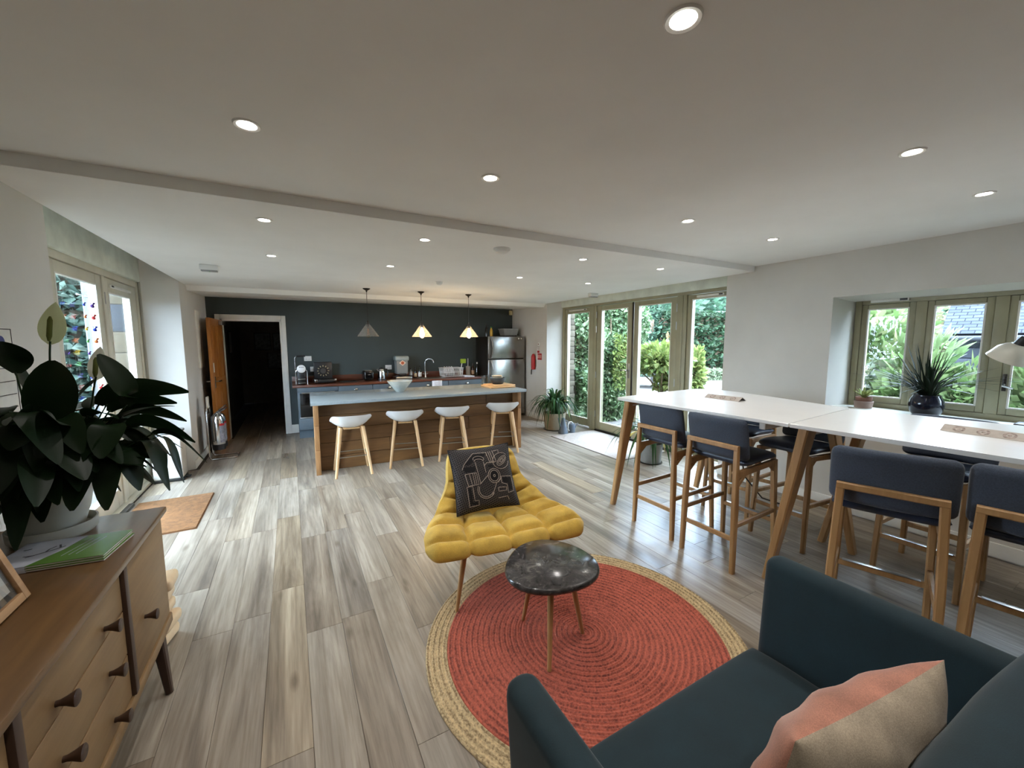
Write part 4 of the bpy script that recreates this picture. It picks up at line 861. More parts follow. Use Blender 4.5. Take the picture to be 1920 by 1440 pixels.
# bottles and jars on the worktop
def bottle(x, y, z, h, r, m, cap, label, cat='bottle', lab=None, neck=.35, name='bottle'):
    t = thing(name, label, cat, (x, y, z), 0, 'bottles on the kitchen worktop')
    plathe('body', m, t, [(0, 0), (r, 0), (r, h*.55), (r*.9, h*.64), (r*neck, h*.78), (r*neck, h*.9), (0, h*.9)], seg=18)
    plathe('cap', cap, t, [(0, h), (r*neck*1.15, h), (r*neck*1.15, h*.88), (0, h*.88)], seg=14)
    if lab: plathe('paper_label', lab, t, [(r*1.015, h*.12), (r*1.015, h*.45)], seg=18)
mDarkGl = M('dark_bottle_glass', (26, 24, 22), .12); mClear = glassm('clear_bottle_glass', (226, 232, 230), .1); mLabW = M('white_label', (214, 214, 210), .6)
bottle(2.03, 7.72, WZ, .20, .035, M('silver_flask', (150, 152, 154), .3, .7), mBlack, 'small grey flask beside the drinks machine')
bottle(2.13, 7.75, WZ, .22, .03, mDarkGl, mBlack, 'dark soap bottle left of the tap', lab=M('cream_label', (190, 172, 140), .6))
bottle(2.21, 7.72, WZ, .25, .034, mClear, mBlack, 'clear bottle with white label left of the tap', lab=mLabW)
bottle(3.33, 7.70, WZ, .26, .034, M('brown_bottle_glass', (52, 32, 20), .15), mBlack, 'brown bottle beside the fridge', lab=M('buff_label', (160, 130, 100), .6))
bottle(3.41, 7.66, WZ, .28, .034, mClear, mWhite, 'clear swing top bottle with white stopper beside the fridge')
t = thing('utensil_pot', 'tall pale utensil pot with a white handle sticking out', 'utensil pot', (3.24, 7.74, WZ)); plathe('pot', M('stone_pot', (150, 142, 130), .6), t, [(0, 0), (.045, 0), (.048, .2), (.042, .2), (.04, .02), (0, .02)], seg=20); ptube('white_handle', mWhite, t, [(0, .01, .03), (.01, .02, .36)], .006); ptube('dark_handle', mBlack, t, [(.015, 0, .03), (.03, .0, .27)], .006)
# dish rack
t = thing('dish_rack', 'white wire dish rack on the walnut worktop', 'dish rack', (2.83, 7.64, WZ)); bm = BM()
for z, ex in ((.02, -.015), (.1, 0), (.185, .012)): tube(bm, [(-.2-ex, -.14-ex, z), (.2+ex, -.14-ex, z), (.2+ex, .14+ex, z), (-.2-ex, .14+ex, z)], .005, seg=6, closed=True)
obj('rails', bm, mWhite, t); bm = BM()
for k in range(13):
    x = -.19+.38*k/12
    for s in (-1, 1): tube(bm, [(x, s*.13, .02), (x, s*.15, .185)], .0028, seg=5)
for k in range(9):
    y = -.13+.26*k/8
    for s in (-1, 1): tube(bm, [(s*.19, y, .02), (s*.21, y, .185)], .0028, seg=5)
obj('uprights', bm, mWhite, t)
for k, (x, lab) in enumerate(((-.14, 'white plate in the dish rack, leftmost'), (-.09, 'white plate in the dish rack, second from left'), (-.04, 'white plate in the dish rack, third from left'), (.01, 'white plate in the dish rack, rightmost'))):
    bm = BM(); lathe(bm, [(0, 0), (.06, 0), (.085, .008), (.1, .014), (.1, .017), (.06, .005), (0, .005)], 28, mtx=Matrix.Translation((2.83+x, 7.64, WZ+.115)) @ Matrix.Rotation(R(80), 4, 'Y')); tag(obj('plate', bm, mWhite, None), lab, 'plate', 'plates in the dish rack')
t = thing('dish_brush', 'lime green dish brush standing in the dish rack', 'brush', (3.0, 7.60, WZ+.03)); bm = BM(); bar(bm, (0, 0, 0), (.05, 0, .25), .016, .01); obj('handle', bm, mWhite, t); pbox('bristles', M('lime_bristle', (150, 176, 44), .7, bs=200, bstr=.5), t, .02, .13, -.03, .03, .24, .33, bev=.012)
mTow = M('towel_white', (214, 218, 228), .9, var=.06, vs=20, bs=200, bstr=.3)
bm = BM(); box(bm, -.1, .13, -.09, .09, 0, .035, bev=.015, seg=3)
for v in bm.verts: v.co.z += .012*math.sin(v.co.x*40)*(v.co.z > .01)
tag(obj('folded_cloth', bm, mTow, None, loc=(3.12, 7.5, WZ)), 'crumpled white cloth beside the dish rack', 'cloth')
t = thing('tea_towel', 'white tea towel with blue print hanging on the cabinet front', 'tea towel', (2.42, 7.325, .62)); pg = []
for i in range(9): pg.append([Vector((-.1+.2*j/12, -.012-.006*math.sin(j*1.3+i*.2), .245*i/8)) for j in range(13)])
bm = BM(); grid(bm, pg); o = obj('cloth', bm, mTow, t, ang=0); mod(o, 'SOLIDIFY', thickness=.004)
bm = BM()
for k in range(4): tube(bm, [(-.08+.015*k, -.024, .17-.02*k), (.06, -.024, .175-.022*k)], .0025, seg=5, flat=.3)
obj('blue_print', bm, M('blue_print', (84, 100, 150), .8), t)
# sockets
for x, z, lab in ((.27, 1.31, 'white double wall socket above the coffee machine'), (.36, 1.12, 'white wall socket behind the waffle maker'), (1.66, 1.11, 'white wall socket beside the kettle'), ):
    t = thing('wall_socket', lab, 'socket', (x, YB, z)); pbox('plate', mWhite, t, -.06, .06, -.01, 0, -.043, .043, bev=.003); bm = BM(); [box(bm, a-.008, a+.008, -.013, -.009, .012, .03, bev=.001) for a in (-.04, .04)]; obj('switches', bm, mWhite, t)
    bm = BM(); [box(bm, a-.003, a+.003, -.0108, -.0098, b_-.004, b_+.004) for a in (-.03, -.014, .014, .03) for b_ in (-.012,)]; obj('pin_holes', bm, mBlack, t)
# fridge
fr = thing('fridge_freezer', 'brushed steel fridge freezer with curved handles', 'fridge', (3.93, 7.62, 0)); mFr = M('fridge_steel', (150, 148, 144), .24, 1, var=.05, vs=2); mFrS = M('fridge_side', (34, 32, 30), .4)
pbox('cabinet', mFrS, fr, -.43, .43, -.26, .30, .02, 1.70, bev=.008)
for z0, z1, n_ in ((.06, 1.235, 'fridge_door'), (1.25, 1.705, 'freezer_door')):
    bm = BM(); box(bm, -.43, .43, -.32, -.262, z0, z1, bev=.012, seg=3)
    for v in bm.verts: v.co.y -= .022*(1-(v.co.x/.43)**2)*(v.co.y < -.29)
    d = obj(n_, bm, mFr, fr, ang=60); bm = BM()
    a, b_ = (z1-.02, z1-.42) if z0 < 1 else (z0+.02, z1-.03)
    tube(bm, [(-.37, -.33, a), (-.36, -.375, a+(b_-a)*.18), (-.345, -.39, (a+b_)/2), (-.36, -.375, a+(b_-a)*.82), (-.37, -.33, b_)], .017, seg=10, flat=.7); obj('handle', bm, mSteel, d)
for s in (0, 1): tag(one('fridge_magnet', lambda b: lathe(b, [(0, .012), (.014, .01), (.018, 0)], 16, mtx=Matrix.Translation((4.2+.06*s, 7.285, 1.66)) @ Matrix.Rotation(R(90), 4, 'X')), mWhite, None), ('round white magnet on the freezer door, %s one' % ('left', 'right')[s]), 'magnet', 'magnets on the freezer door')
bottle(3.56, 7.5, 1.705, .26, .03, mDarkGl, mBlack, 'dark wine bottle on top of the fridge')
bottle(3.66, 7.48, 1.705, .20, .032, M('yellow_bottle', (196, 158, 40), .3), M('green_cap', (40, 120, 60), .4), 'yellow bottle with green cap on top of the fridge', neck=.5)
t = thing('baking_tray', 'black baking tray lying on top of the fridge', 'tray', (3.95, 7.55, 1.705)); bm = BM(); box(bm, -.2, .28, -.16, .16, .0, .02, bev=.008); obj('tray', bm, mBlack, t); bm = BM(); tube(bm, [(.28, -.06, .02), (.36, -.06, .05), (.36, .06, .05), (.28, .06, .02)], .008, seg=6); obj('handle', bm, mBlack, t)
t = thing('storage_bin', 'pale grey storage bin on the black tray above the fridge', 'storage bin', (4.12, 7.58, 1.73)); bm = BM(); prism(bm, [(-.15, -.1), (.15, -.1), (.15, .1), (-.15, .1)], 0, .13); [setattr(v, 'co', Vector((v.co.x*(1.2 if v.co.z > .05 else 1), v.co.y*(1.2 if v.co.z > .05 else 1), v.co.z))) for v in bm.verts]; obj('tub', bm, M('bin_grey', (140, 142, 140), .5), t); pbox('rim', M('bin_rim', (160, 162, 160), .5), t, -.19, .19, -.13, .13, .126, .142, bev=.005)
tag(pbox('alarm_sensor', M('cream_plastic', (214, 204, 160), .5), None, 4.33, 4.40, 7.9, 7.95, 2.19, 2.29, bev=.01), 'small cream alarm sensor high in the corner above the fridge', 'sensor')
# wall safety items on the right wall
mRed = M('safety_red', (164, 24, 30), .4, var=.06); mSignW = M('sign_white', (214, 212, 204), .6)
t = thing('fire_blanket', 'red fire extinguisher with black nozzle hung on the white wall', 'fire extinguisher', (4.42, 6.97, .93)); plathe('cylinder', mRed, t, [(0, .1), (.04, .1), (.044, .13), (.044, .36), (.03, .4), (.012, .42), (0, .42)], seg=20, c=(-.055, 0, 0)); ptube('nozzle', mBlack, t, [(-.055, .045, .12), (-.06, .06, .08), (-.06, .065, -.01)], .012); pbox('bracket', mSteel, t, -.02, 0, -.03, .03, .15, .3, bev=.003)
t['label'] = 'small red fire extinguisher with black nozzle hung beside the fridge'; t.name = 'fire_extinguisher'
t = thing('safety_sign', 'red square fire sign on the wall beside the fridge', 'sign', (4.42, 6.81, 1.23)); pbox('plate', mRed, t, -.006, 0, -.075, .075, 0, .13, bev=.002); bm = BM(); [box(bm, -.0075, -.006, a, a+.035, .03, .1) for a in (-.06, -.01, .035)]; obj('pictograms', bm, M('sign_cream', (214, 160, 150), .6), t)
t = thing('wall_notice', 'white fire action notice above the red sign', 'notice', (4.42, 6.855, 1.37)); pbox('sheet', mSignW, t, -.004, 0, -.045, .045, 0, .21, bev=.001); pbox('red_band', mRed, t, -.0055, -.004, -.04, .04, -.0, .045); bm = BM(); [box(bm, -.0055, -.004, -.035, .03, .07+.02*k, .076+.02*k) for k in range(4)]; lathe(bm, [(0, .0015), (.014, .0015), (.014, 0)], 14, mtx=Matrix.Translation((-.004, 0, .175)) @ Matrix.Rotation(R(-90), 4, 'Y')); obj('printing', bm, M('red_print', (120, 60, 60), .6), t)
t = thing('light_switch', 'white light switch between the fridge and the red sign', 'switch', (4.42, 7.07, 1.2)); pbox('plate', mWhite, t, -.009, 0, -.043, .043, -.043, .043, bev=.003); pbox('rocker', mWhite, t, -.013, -.008, -.01, .01, -.016, .016, bev=.002)
# things on the island
IZ = .9
mBowlG = frostm('frosted_bowl_glass', (206, 212, 208), .5, .2)
t = thing('glass_bowl', 'wide conical frosted glass bowl on the island', 'bowl', (1.32, 5.62, IZ)); plathe('bowl', mBowlG, t, [(0, 0), (.055, 0), (.06, .006), (.175, .155), (.171, .157), (.055, .012), (0, .012)], seg=40); plathe('inner_band', M('bowl_milky', (190, 196, 190), .4), t, [(.052, .013), (.115, .092), (.118, .092), (.058, .011)], seg=40)
mBoard = wood('chopping_board', (216, 176, 128), (186, 142, 94), 0, 8, .5)
tag(pbox('chopping_board', mBoard, None, -.2, .2, -.24, .2, 0, .022, bev=.005), 'thick pale wooden chopping board under the dark bowl', 'chopping board', 'wooden boards on the island')
bpy.data.objects['chopping_board'].location = (2.79, 5.50, IZ); bpy.data.objects['chopping_board'].rotation_euler = (0, 0, R(-4))
tag(pbox('serving_board', mBoard, None, -.17, .2, -.2, .17, 0, .018, bev=.004), 'thin wooden board lying on the thick chopping board', 'chopping board', 'wooden boards on the island')
bpy.data.objects['serving_board'].location = (2.80, 5.51, IZ+.022); bpy.data.objects['serving_board'].rotation_euler = (0, 0, R(3))
mDB = M('charcoal_ceramic', (50, 54, 56), .45, var=.06); mCer = M('cream_ceramic', (222, 204, 176), .4)
t = thing('serving_bowl', 'charcoal ceramic bowl on the wooden board', 'bowl', (2.81, 5.53, IZ+.04)); plathe('bowl', mDB, t, [(0, 0), (.075, 0), (.105, .025), (.118, .07), (.12, .095), (.114, .095), (.1, .03), (.07, .012), (0, .012)], seg=36)
for k, (dx, dz, lab) in enumerate(((.0, .075, 'cream saucer bowl inside the charcoal bowl, lower one'), (-.012, .094, 'cream saucer bowl inside the charcoal bowl, upper one'))):
    t = thing('small_bowl', lab, 'bowl', (2.81+dx, 5.53, IZ+.04+dz), 0, 'cream bowls stacked in the charcoal bowl'); plathe('bowl', mCer, t, [(0, 0), (.04, 0), (.075, .02), (.088, .036), (.084, .036), (.07, .022), (.04, .006), (0, .006)], seg=30); plathe('rim_edge', mDarkMetal, t, [(.084, .036), (.086, .0375), (.088, .036)], seg=30)
for k, (x, y, lab) in enumerate(((2.72, 5.87, 'tall clear drinking glass on the island, leftmost'), (2.80, 5.90, 'tall clear drinking glass on the island, middle'), (2.88, 5.86, 'tall clear drinking glass on the island, rightmost'))):
    t = thing('drinking_glass', lab, 'glass', (x, y, IZ), 0, 'clear glasses on the island'); plathe('tumbler', glassm('tumbler_glass_%d' % k, (236, 238, 238), .1), t, [(0, 0), (.028, 0), (.036, .15), (.034, .15), (.026, .008), (0, .008)], seg=24); plathe('thick_base', mClear, t, [(0, .001), (.027, .001), (.0275, .007), (0, .007)], seg=24)
# ================================================================ left corner
t = thing('pedal_bin', 'white rectangular pedal bin in the left reveal', 'bin', (-1.29, 5.90, 0)); pbox('body', mWhite, t, -.135, .135, -.12, .12, .03, .55, bev=.02, seg=3); pbox('base', mBlack, t, -.138, .138, -.123, .123, 0, .032, bev=.008); pbox('lid', mSteel, t, -.138, .138, -.123, .123, .55, .585, bev=.014); pbox('pedal', mBlack, t, .13, .185, -.03, .03, .012, .028, bev=.005)
mMatO = M('coir_orange', (116, 80, 46), .95, var=.14, vs=30, bs=150, bstr=.8); mMatO2 = M('mat_edge', (120, 84, 56), .9)
t = thing('door_mat', 'orange brown coir mat by the left garden door', 'door mat', (-1.085, 4.65, 0)); pbox('pile', mMatO, t, -.30, .30, -.465, .465, .002, .014, bev=.004); pbox('backing', mMatO2, t, -.305, .305, -.47, .47, 0, .004)
mMatG = M('grey_barrier_mat', (176, 166, 158), .95, var=.06, vs=40, bs=220, bstr=.7)
t = thing('entrance_mat', 'large pale grey barrier mat in front of the French doors', 'door mat', (4.245, 4.66, 0)); pbox('pile', mMatG, t, -.455, .455, -.805, .805, .001, .009, bev=.003); pbox('rubber_edge', M('mat_rubber', (90, 84, 78), .8), t, -.465, .465, -.815, .815, 0, .003)
# extinguishers on chrome stand
t = thing('extinguisher_stand', 'chrome tubular fire extinguisher stand by the left wall', 'stand', (-.87, 6.72, 0)); bm = BM(); tube(bm, [(-.13, -.13, .012), (.12, -.13, .012), (.16, -.1, .012), (.16, .1, .012), (.12, .13, .012), (-.13, .13, .012)], .012, seg=8); tube(bm, [(-.13, -.13, .012), (-.15, -.13, .04), (-.15, -.13, .66), (-.15, -.11, .7), (-.15, .11, .7), (-.15, .13, .66), (-.15, .13, .04), (-.13, .13, .012)], .012, seg=8); obj('frame', bm, mChrome, t)
pbox('back_panel', M('stand_panel', (120, 118, 116), .4), t, -.16, -.145, -.1, .1, .2, .62, bev=.003); pbox('sign_plate', mSignW, t, -.158, -.14, -.06, .06, .70, .86, bev=.002)
for y, lab in ((-.085, 'polished steel fire extinguisher on the chrome stand, near one'), (.085, 'polished steel fire extinguisher on the chrome stand, far one')):
    e = thing('fire_extinguisher', lab, 'fire extinguisher', (-.915, 6.72+y, .14), 0, 'steel extinguishers on the stand'); plathe('cylinder', mChrome, e, [(0, .06), (.07, .06), (.075, .08), (.075, .40), (.06, .455), (.03, .475), (.02, .5), (0, .5)], seg=28); plathe('skirt', mBlack, e, [(0, 0), (.074, 0), (.077, .01), (.077, .075), (0, .075)], seg=28)
    bm = BM(); bar(bm, (.0, 0, .5), (.1, -.02, .55), .012, .022, updir=(0, 0, 1)); bar(bm, (0, 0, .515), (.095, -.02, .59), .008, .022, updir=(0, 0, 1)); obj('valve_handle', bm, mDarkMetal, e); ptube('hose', mBlack, e, [(-.01, -.03, .5), (-.05, -.085, .46), (-.05, -.095, .3), (-.045, -.09, .12)], .011)
    l = one('paper_label', lambda b: grid(b, [[Vector((.0765*math.cos(a), .0765*math.sin(a), z)) for a in np.linspace(-1.2, .5, 10)] for z in (.1, .36)]), M('extinguisher_label', (120, 120, 130), .5, var=.2, vs=30), e); one('red_band', lambda b: grid(b, [[Vector((.077*math.cos(a), .077*math.sin(a), z)) for a in np.linspace(-1.2, .5, 10)] for z in (.33, .36)]), mRed, l)
t = thing('white_board', 'narrow white panel on the left wall beside the oak door', 'panel', (-1.125, 7.2, 1.24)); pbox('panel', M('white_panel', (236, 236, 228), .4), t, -.006, .012, -.17, .17, 0, .8, bev=.003); pbox('backing', mTrim, t, -.006, .004, -.18, .18, -.01, .81)
t = thing('wall_notice', 'printed safety notice on the left wall above the sideboard', 'notice', (XL, 2.60, 1.17)); pbox('sheet', mSignW, t, 0, .004, -.15, .16, 0, .485, bev=.001); bm = BM(); rect_frame(bm, .004, .0055, -.145, .155, .006, .48, .004, bev=0.0005)
for k in range(5): box(bm, .004, .0055, -.13, .14, .06+.06*k, .063+.06*k)
obj('ruled_lines', bm, mBlack, t); bm = BM(); lathe(bm, [(0, .002), (.028, .002), (.028, 0)], 20, mtx=Matrix.Translation((.004, .07, .42)) @ Matrix.Rotation(R(90), 4, 'Y')); obj('blue_symbol', bm, M('mandatory_blue', (40, 60, 130), .5), t); pbox('red_panel', mRed, t, .004, .0055, -.13, .14, .015, .05)
t = thing('fire_call_point', 'red fire alarm call point below the notice on the left wall', 'call point', (XL, 2.74, 1.30-.28)); pbox('box', mRed, t, 0, .05, -.06, .06, 0, .12, bev=.006); pbox('glass_plate', mSignW, t, .05, .053, -.035, .035, .03, .09, bev=.001)
# hanging bird garlands in the left door
gcol = [('purple', (74, 40, 120)), ('red', (170, 40, 40)), ('blue', (40, 60, 170)), ('orange', (200, 110, 60)), ('yellow', (220, 180, 40)), ('green', (80, 150, 70))]
for q, (yy, lab) in enumerate(((4.76, 'garland of small coloured fabric birds hanging in the left door'), (4.60, 'thin garland of small coloured birds nearer the viewer in the left door'))):
    g = thing('bird_garland', lab, 'garland', (-1.455, yy, 0)); ptube('string', mThread, g, [(0, 0, 1.98), (0, 0, 1.0)], .0015, seg=4); pbox('suction_hook', mClear, g, -.04, .0, -.01, .01, 1.97, 1.99, bev=.003)
    for k in range(9):
        cn, cc = gcol[(k+q*2) % 6]; z = 1.9-.1*k; bm = BM(); s = .022 if q == 0 else .014
        lathe(bm, [(0, -1.3*s), (.5*s, -.6*s), (.62*s, 0), (.4*s, .7*s), (0, 1.1*s)], 10, mtx=Matrix.Translation((0, 0, z)) @ Matrix.Rotation(R(70), 4, 'X')); 
        for sg in (-1, 1):
            v = [bm.verts.new(Vector(p)) for p in ((0, -.3*s, z+.2*s), (sg*.3*s, .2*s, z+1.5*s), (sg*.9*s, .7*s, z+1.2*s), (0, .5*s, z+.1*s))]; bm.faces.new(v)
        obj('fabric_bird', bm, M('bird_'+cn+str(q)+str(k), cc, .8), g)
# ================================================================ window sill
SZ = .972
mTerr = M('terracotta', (122, 84, 68), .8, var=.1); mTerr2 = M('pale_terracotta', (146, 124, 114), .8, var=.1)
def ribbon(bm, path, width, fold=.15, roll=0, n=9):
    """leaf blade along a path; width(s), creased along the midrib"""
    P = [Vector(p) for p in path]; rows = []
    for i, p in enumerate(P):
        d = (P[min(i+1, len(P)-1)]-P[max(i-1, 0)]).normalized(); side = d.cross(Vector((0, 0, 1)))
        if side.length < .05: side = Vector((1, 0, 0))
        side.normalize(); nrm = side.cross(d).normalized(); s = i/(len(P)-1); w = width(s)/2
        if roll: side, nrm = side*math.cos(roll)+nrm*math.sin(roll), nrm*math.cos(roll)-side*math.sin(roll)
        rows.append([p+side*w*u+nrm*(abs(u)*w*fold) for u in (-1, -.55, 0, .55, 1)])
    grid(bm, rows)
def bez(a, b, c, d, n=10): return [a*(1-t)**3+b*3*t*(1-t)**2+c*3*t*t*(1-t)+d*t**3 for t in [k/n for k in range(n+1)]]
t = thing('potted_succulent', 'small succulent in a terracotta pot on the sill', 'potted plant', (4.60, 1.615, SZ)); plathe('pot', mTerr2, t, [(0, 0), (.062, 0), (.07, .05), (.072, .062), (.064, .064), (.06, .01), (0, .01)], seg=28); plathe('inner_pot', mTerr, t, [(.045, .04), (.055, .06), (.06, .085), (.062, .098), (.056, .098), (.05, .085), (0, .085)], seg=28)
mSuc = leafm('succulent_leaf', [(96, 120, 60), (150, 160, 96), (120, 140, 70)], .4, .25)
for k in range(15):
    a = k*2.4; h = .05+.05*rnd.random(); r = .04+.05*rnd.random(); b0 = Vector((.015*math.cos(a), .015*math.sin(a), .088)); e = Vector((r*math.cos(a), r*math.sin(a), .088+h)); bm = BM(); ribbon(bm, bez(b0, b0+Vector((0, 0, .03)), e-Vector((0, 0, .02)), e, 6), lambda s: .024*math.sin(PI*min(1, .15+.85*s))**.8+.003, .3); o = obj('leaf', bm, mSuc, t, ang=0); mod(o, 'SOLIDIFY', thickness=.003)
mNavy = M('navy_glaze', (20, 26, 44), .12, var=.1)
t = thing('tufted_plant', 'dark grassy plant in a round navy pot on the sill', 'potted plant', (4.555, 1.19, SZ)); plathe('pot', mNavy, t, [(0, 0), (.075, 0), (.098, .035), (.108, .085), (.1, .135), (.085, .16), (.086, .172), (.078, .172), (.075, .15), (0, .15)], seg=36); plathe('soil', M('soil', (40, 32, 26), .95), t, [(0, .156), (.077, .152)], seg=24)
mGr = leafm('dark_grass', [(14, 24, 16), (24, 38, 24), (18, 30, 20)], .45, .04)
for k in range(110):
    a = rnd.uniform(0, 2*PI); L = rnd.uniform(.28, .52) if k > 30 else rnd.uniform(.4, .62); el = rnd.uniform(.35, 1.45) if k > 30 else rnd.uniform(.1, .6); dr_ = Vector((math.cos(a)*math.cos(el)*.62, math.sin(a)*math.cos(el), math.sin(el)))
    b0 = Vector((.04*math.cos(a+.5), .04*math.sin(a+.5), .15)); e = b0+dr_*L+Vector((0, 0, -.06*L)); e.x = min(e.x, .165); e.z = max(e.z, .1); bm = BM(); ribbon(bm, bez(b0, b0+Vector((dr_.x*.2, dr_.y*.2, .4))*L*.8, e-dr_*L*.3+Vector((0, 0, .05*L)), e, 9), lambda s: .013*(1-s**3)+.0012, .3); obj('leaf', bm, mGr, t, ang=0)
mLamp = M('lamp_cream_enamel', (214, 210, 196), .3)
t = thing('desk_lamp', 'cream enamel desk lamp reaching over the window sill', 'desk lamp', (4.50, .64, SZ)); pbox('base', mBlack, t, -.07, .07, -.07, .07, 0, .03, bev=.008); ptube('lower_arm', mBlack, t, [(0, 0, .03), (.04, -.22, .36)], .009); ptube('upper_arm', mBlack, t, [(.04, -.22, .36), (-.08, .0, .63)], .009); plathe('elbow', mBlack, t, [(0, -.015), (.016, -.015), (.016, .015), (0, .015)], c=(.04, -.22, .36), seg=14)
q = Matrix.Translation((-.10, .125, .495)) @ Matrix.Rotation(R(27), 4, 'X') @ Matrix.Rotation(R(-8), 4, 'Y')
one('shade', lambda b: lathe(b, [(.028, .10), (.034, .1), (.06, .082), (.085, .05), (.092, .02), (.105, -.02), (.103, -.02), (.088, .018), (.08, .046), (.055, .076), (.028, .094)], 32, mtx=q), mLamp, t); one('socket', lambda b: lathe(b, [(0, .16), (.02, .16), (.026, .13), (.03, .09), (.03, .05), (0, .05)], 20, mtx=q), mBlack, t); ptube('swivel', mBlack, t, [(-.08, .0, .63), q @ Vector((0, 0, .14))], .010); one('bulb', lambda b: lathe(b, [(.012, .05), (.03, .02), (.034, 0), (.02, -.015), (0, -.02)], 18, mtx=q), mWhite, t)
# ================================================================ house plants
def plantleaf(par, base, mid, tip, w, m, stalk=.004, roll=0, n=12, fold=.18, prof=None, name='leaf'):
    base, mid, tip = Vector(base), Vector(mid), Vector(tip); bm = BM()
    pth = bez(base, base+(mid-base)*.6+Vector((0, 0, .02)), mid+(mid-base)*.15, mid, 6)
    tube(bm, pth, [stalk*(1-.4*k/6) for k in range(7)], seg=6)
    d = (tip-mid); L = d.length; b1 = mid+(mid-base).normalized()*L*.32; b2 = tip-d*.32+Vector((0, 0, .12*L))
    f = prof or (lambda s: w*(math.sin(PI*min(1, s*.93+.05))**.75)*(1-.25*s)+.001)
    ribbon(bm, bez(mid, b1, b2, tip, n), f, fold, roll); return obj(name, bm, m, par, ang=0)
mLily = leafm('peace_lily_leaf', [(16, 34, 14), (28, 52, 22), (20, 42, 18)], .42, .2)
mSpathe = leafm('spathe_white', [(214, 214, 196), (226, 226, 212)], .5, .35); mSpathG = leafm('spathe_green_white', [(190, 198, 150), (206, 210, 174)], .5, .4); mSpadix = M('spadix', (96, 104, 44), .7, bs=300, bstr=.5)
lily = thing('peace_lily', 'large peace lily with dark leaves in a pale pot on the sideboard', 'potted plant', (-.885, 2.285, .803))
LC = Vector(lily.location); mPot = M('pale_grey_pot', (196, 196, 186), .5, var=.03)
plathe('pot', mPot, lily, [(0, .02), (.088, .02), (.112, .10), (.128, .19), (.132, .205), (.122, .205), (.105, .12), (0, .12)], seg=40); plathe('saucer', mPot, lily, [(0, 0), (.118, 0), (.128, .012), (.13, .05), (.124, .05), (.118, .016), (0, .016)], seg=40); plathe('soil', M('potting_soil', (36, 28, 22), .95, bs=60, bstr=.6), lily, [(0, .175), (.118, .172)], seg=30)
def L_(px, py, Y): return at(px, py, Y=Y)-LC
hand = [((98, 812), (97, 676), 2.20, 2.10, .165, .0), ((185, 760), (354, 735), 2.25, 2.20, .105, 1.15), ((236, 762), (184, 664), 2.2, 2.2, .10, .8), ((205, 772), (332, 756), 2.3, 2.28, .085, 1.0), ((230, 780), (350, 790), 2.3, 2.3, .07, 1.0), ((225, 790), (328, 762), 2.4, 2.42, .07, 0),
        ((240, 800), (366, 830), 2.2, 2.15, .10, .9), ((285, 815), (388, 868), 2.2, 2.12, .06, .8), ((255, 830), (318, 920), 2.2, 2.12, .075, .2), ((290, 822), (345, 905), 2.25, 2.2, .05, .2), ((280, 830), (312, 898), 2.3, 2.28, .05, .1), ((160, 815), (137, 880), 2.1, 2.0, .13, 0),
        ((215, 850), (262, 920), 2.15, 2.08, .11, .2), ((190, 860), (200, 957), 2.12, 2.03, .10, 0), ((150, 870), (135, 958), 2.1, 2.0, .11, .1), ((60, 840), (0, 940), 2.1, 1.98, .12, 0), ((40, 880), (18, 992), 2.12, 2.06, .10, .1), ((55, 890), (40, 985), 2.2, 2.16, .09, 0), ((30, 700), (0, 640), 2.25, 2.15, .13, .2), ((55, 740), (8, 665), 2.3, 2.3, .07, .2),
        ((70, 800), (20, 845), 2.1, 1.96, .14, .1), ((120, 850), (160, 900), 2.05, 1.96, .11, 0), ((140, 760), (205, 700), 2.45, 2.5, .10, .2), ((120, 770), (150, 720), 2.42, 2.45, .11, 0), ((50, 780), (110, 870), 2.05, 1.95, .12, .1), ((245, 850), (255, 900), 2.35, 2.33, .08, 0), ((200, 800), (190, 860), 2.1, 2.0, .12, .1)]
for (b_, t_, yb, yt, w, rl) in hand:
    m_ = L_(*b_, yb); e = L_(*t_, yt); s0 = Vector((m_.x*.12, m_.y*.12, .17)); plantleaf(lily, s0, m_, e, w, mLily, .0045, rl)
lr = random.Random(11)
for k in range(110):
    a = lr.uniform(0, 2*PI); r1 = lr.uniform(.06, .26); h1 = lr.uniform(.24, .5); L = lr.uniform(.16, .26); ca, sa = math.cos(a), math.sin(a)
    m_ = Vector((r1*ca, r1*sa, h1)); dr_ = lr.uniform(-.75, .35); e = m_+Vector((ca*L*.8, sa*L*.8, L*dr_))
    if LC.x+e.x < -1.1: e.x = -1.1-LC.x+lr.uniform(0, .03)
    if LC.x+m_.x < -1.1: m_.x = -1.09-LC.x
    if e.x > .40: e.x = .40
    plantleaf(lily, (.03*ca, .03*sa, .17), m_, e, lr.uniform(.075, .12), mLily, .004, lr.uniform(-.9, .9))
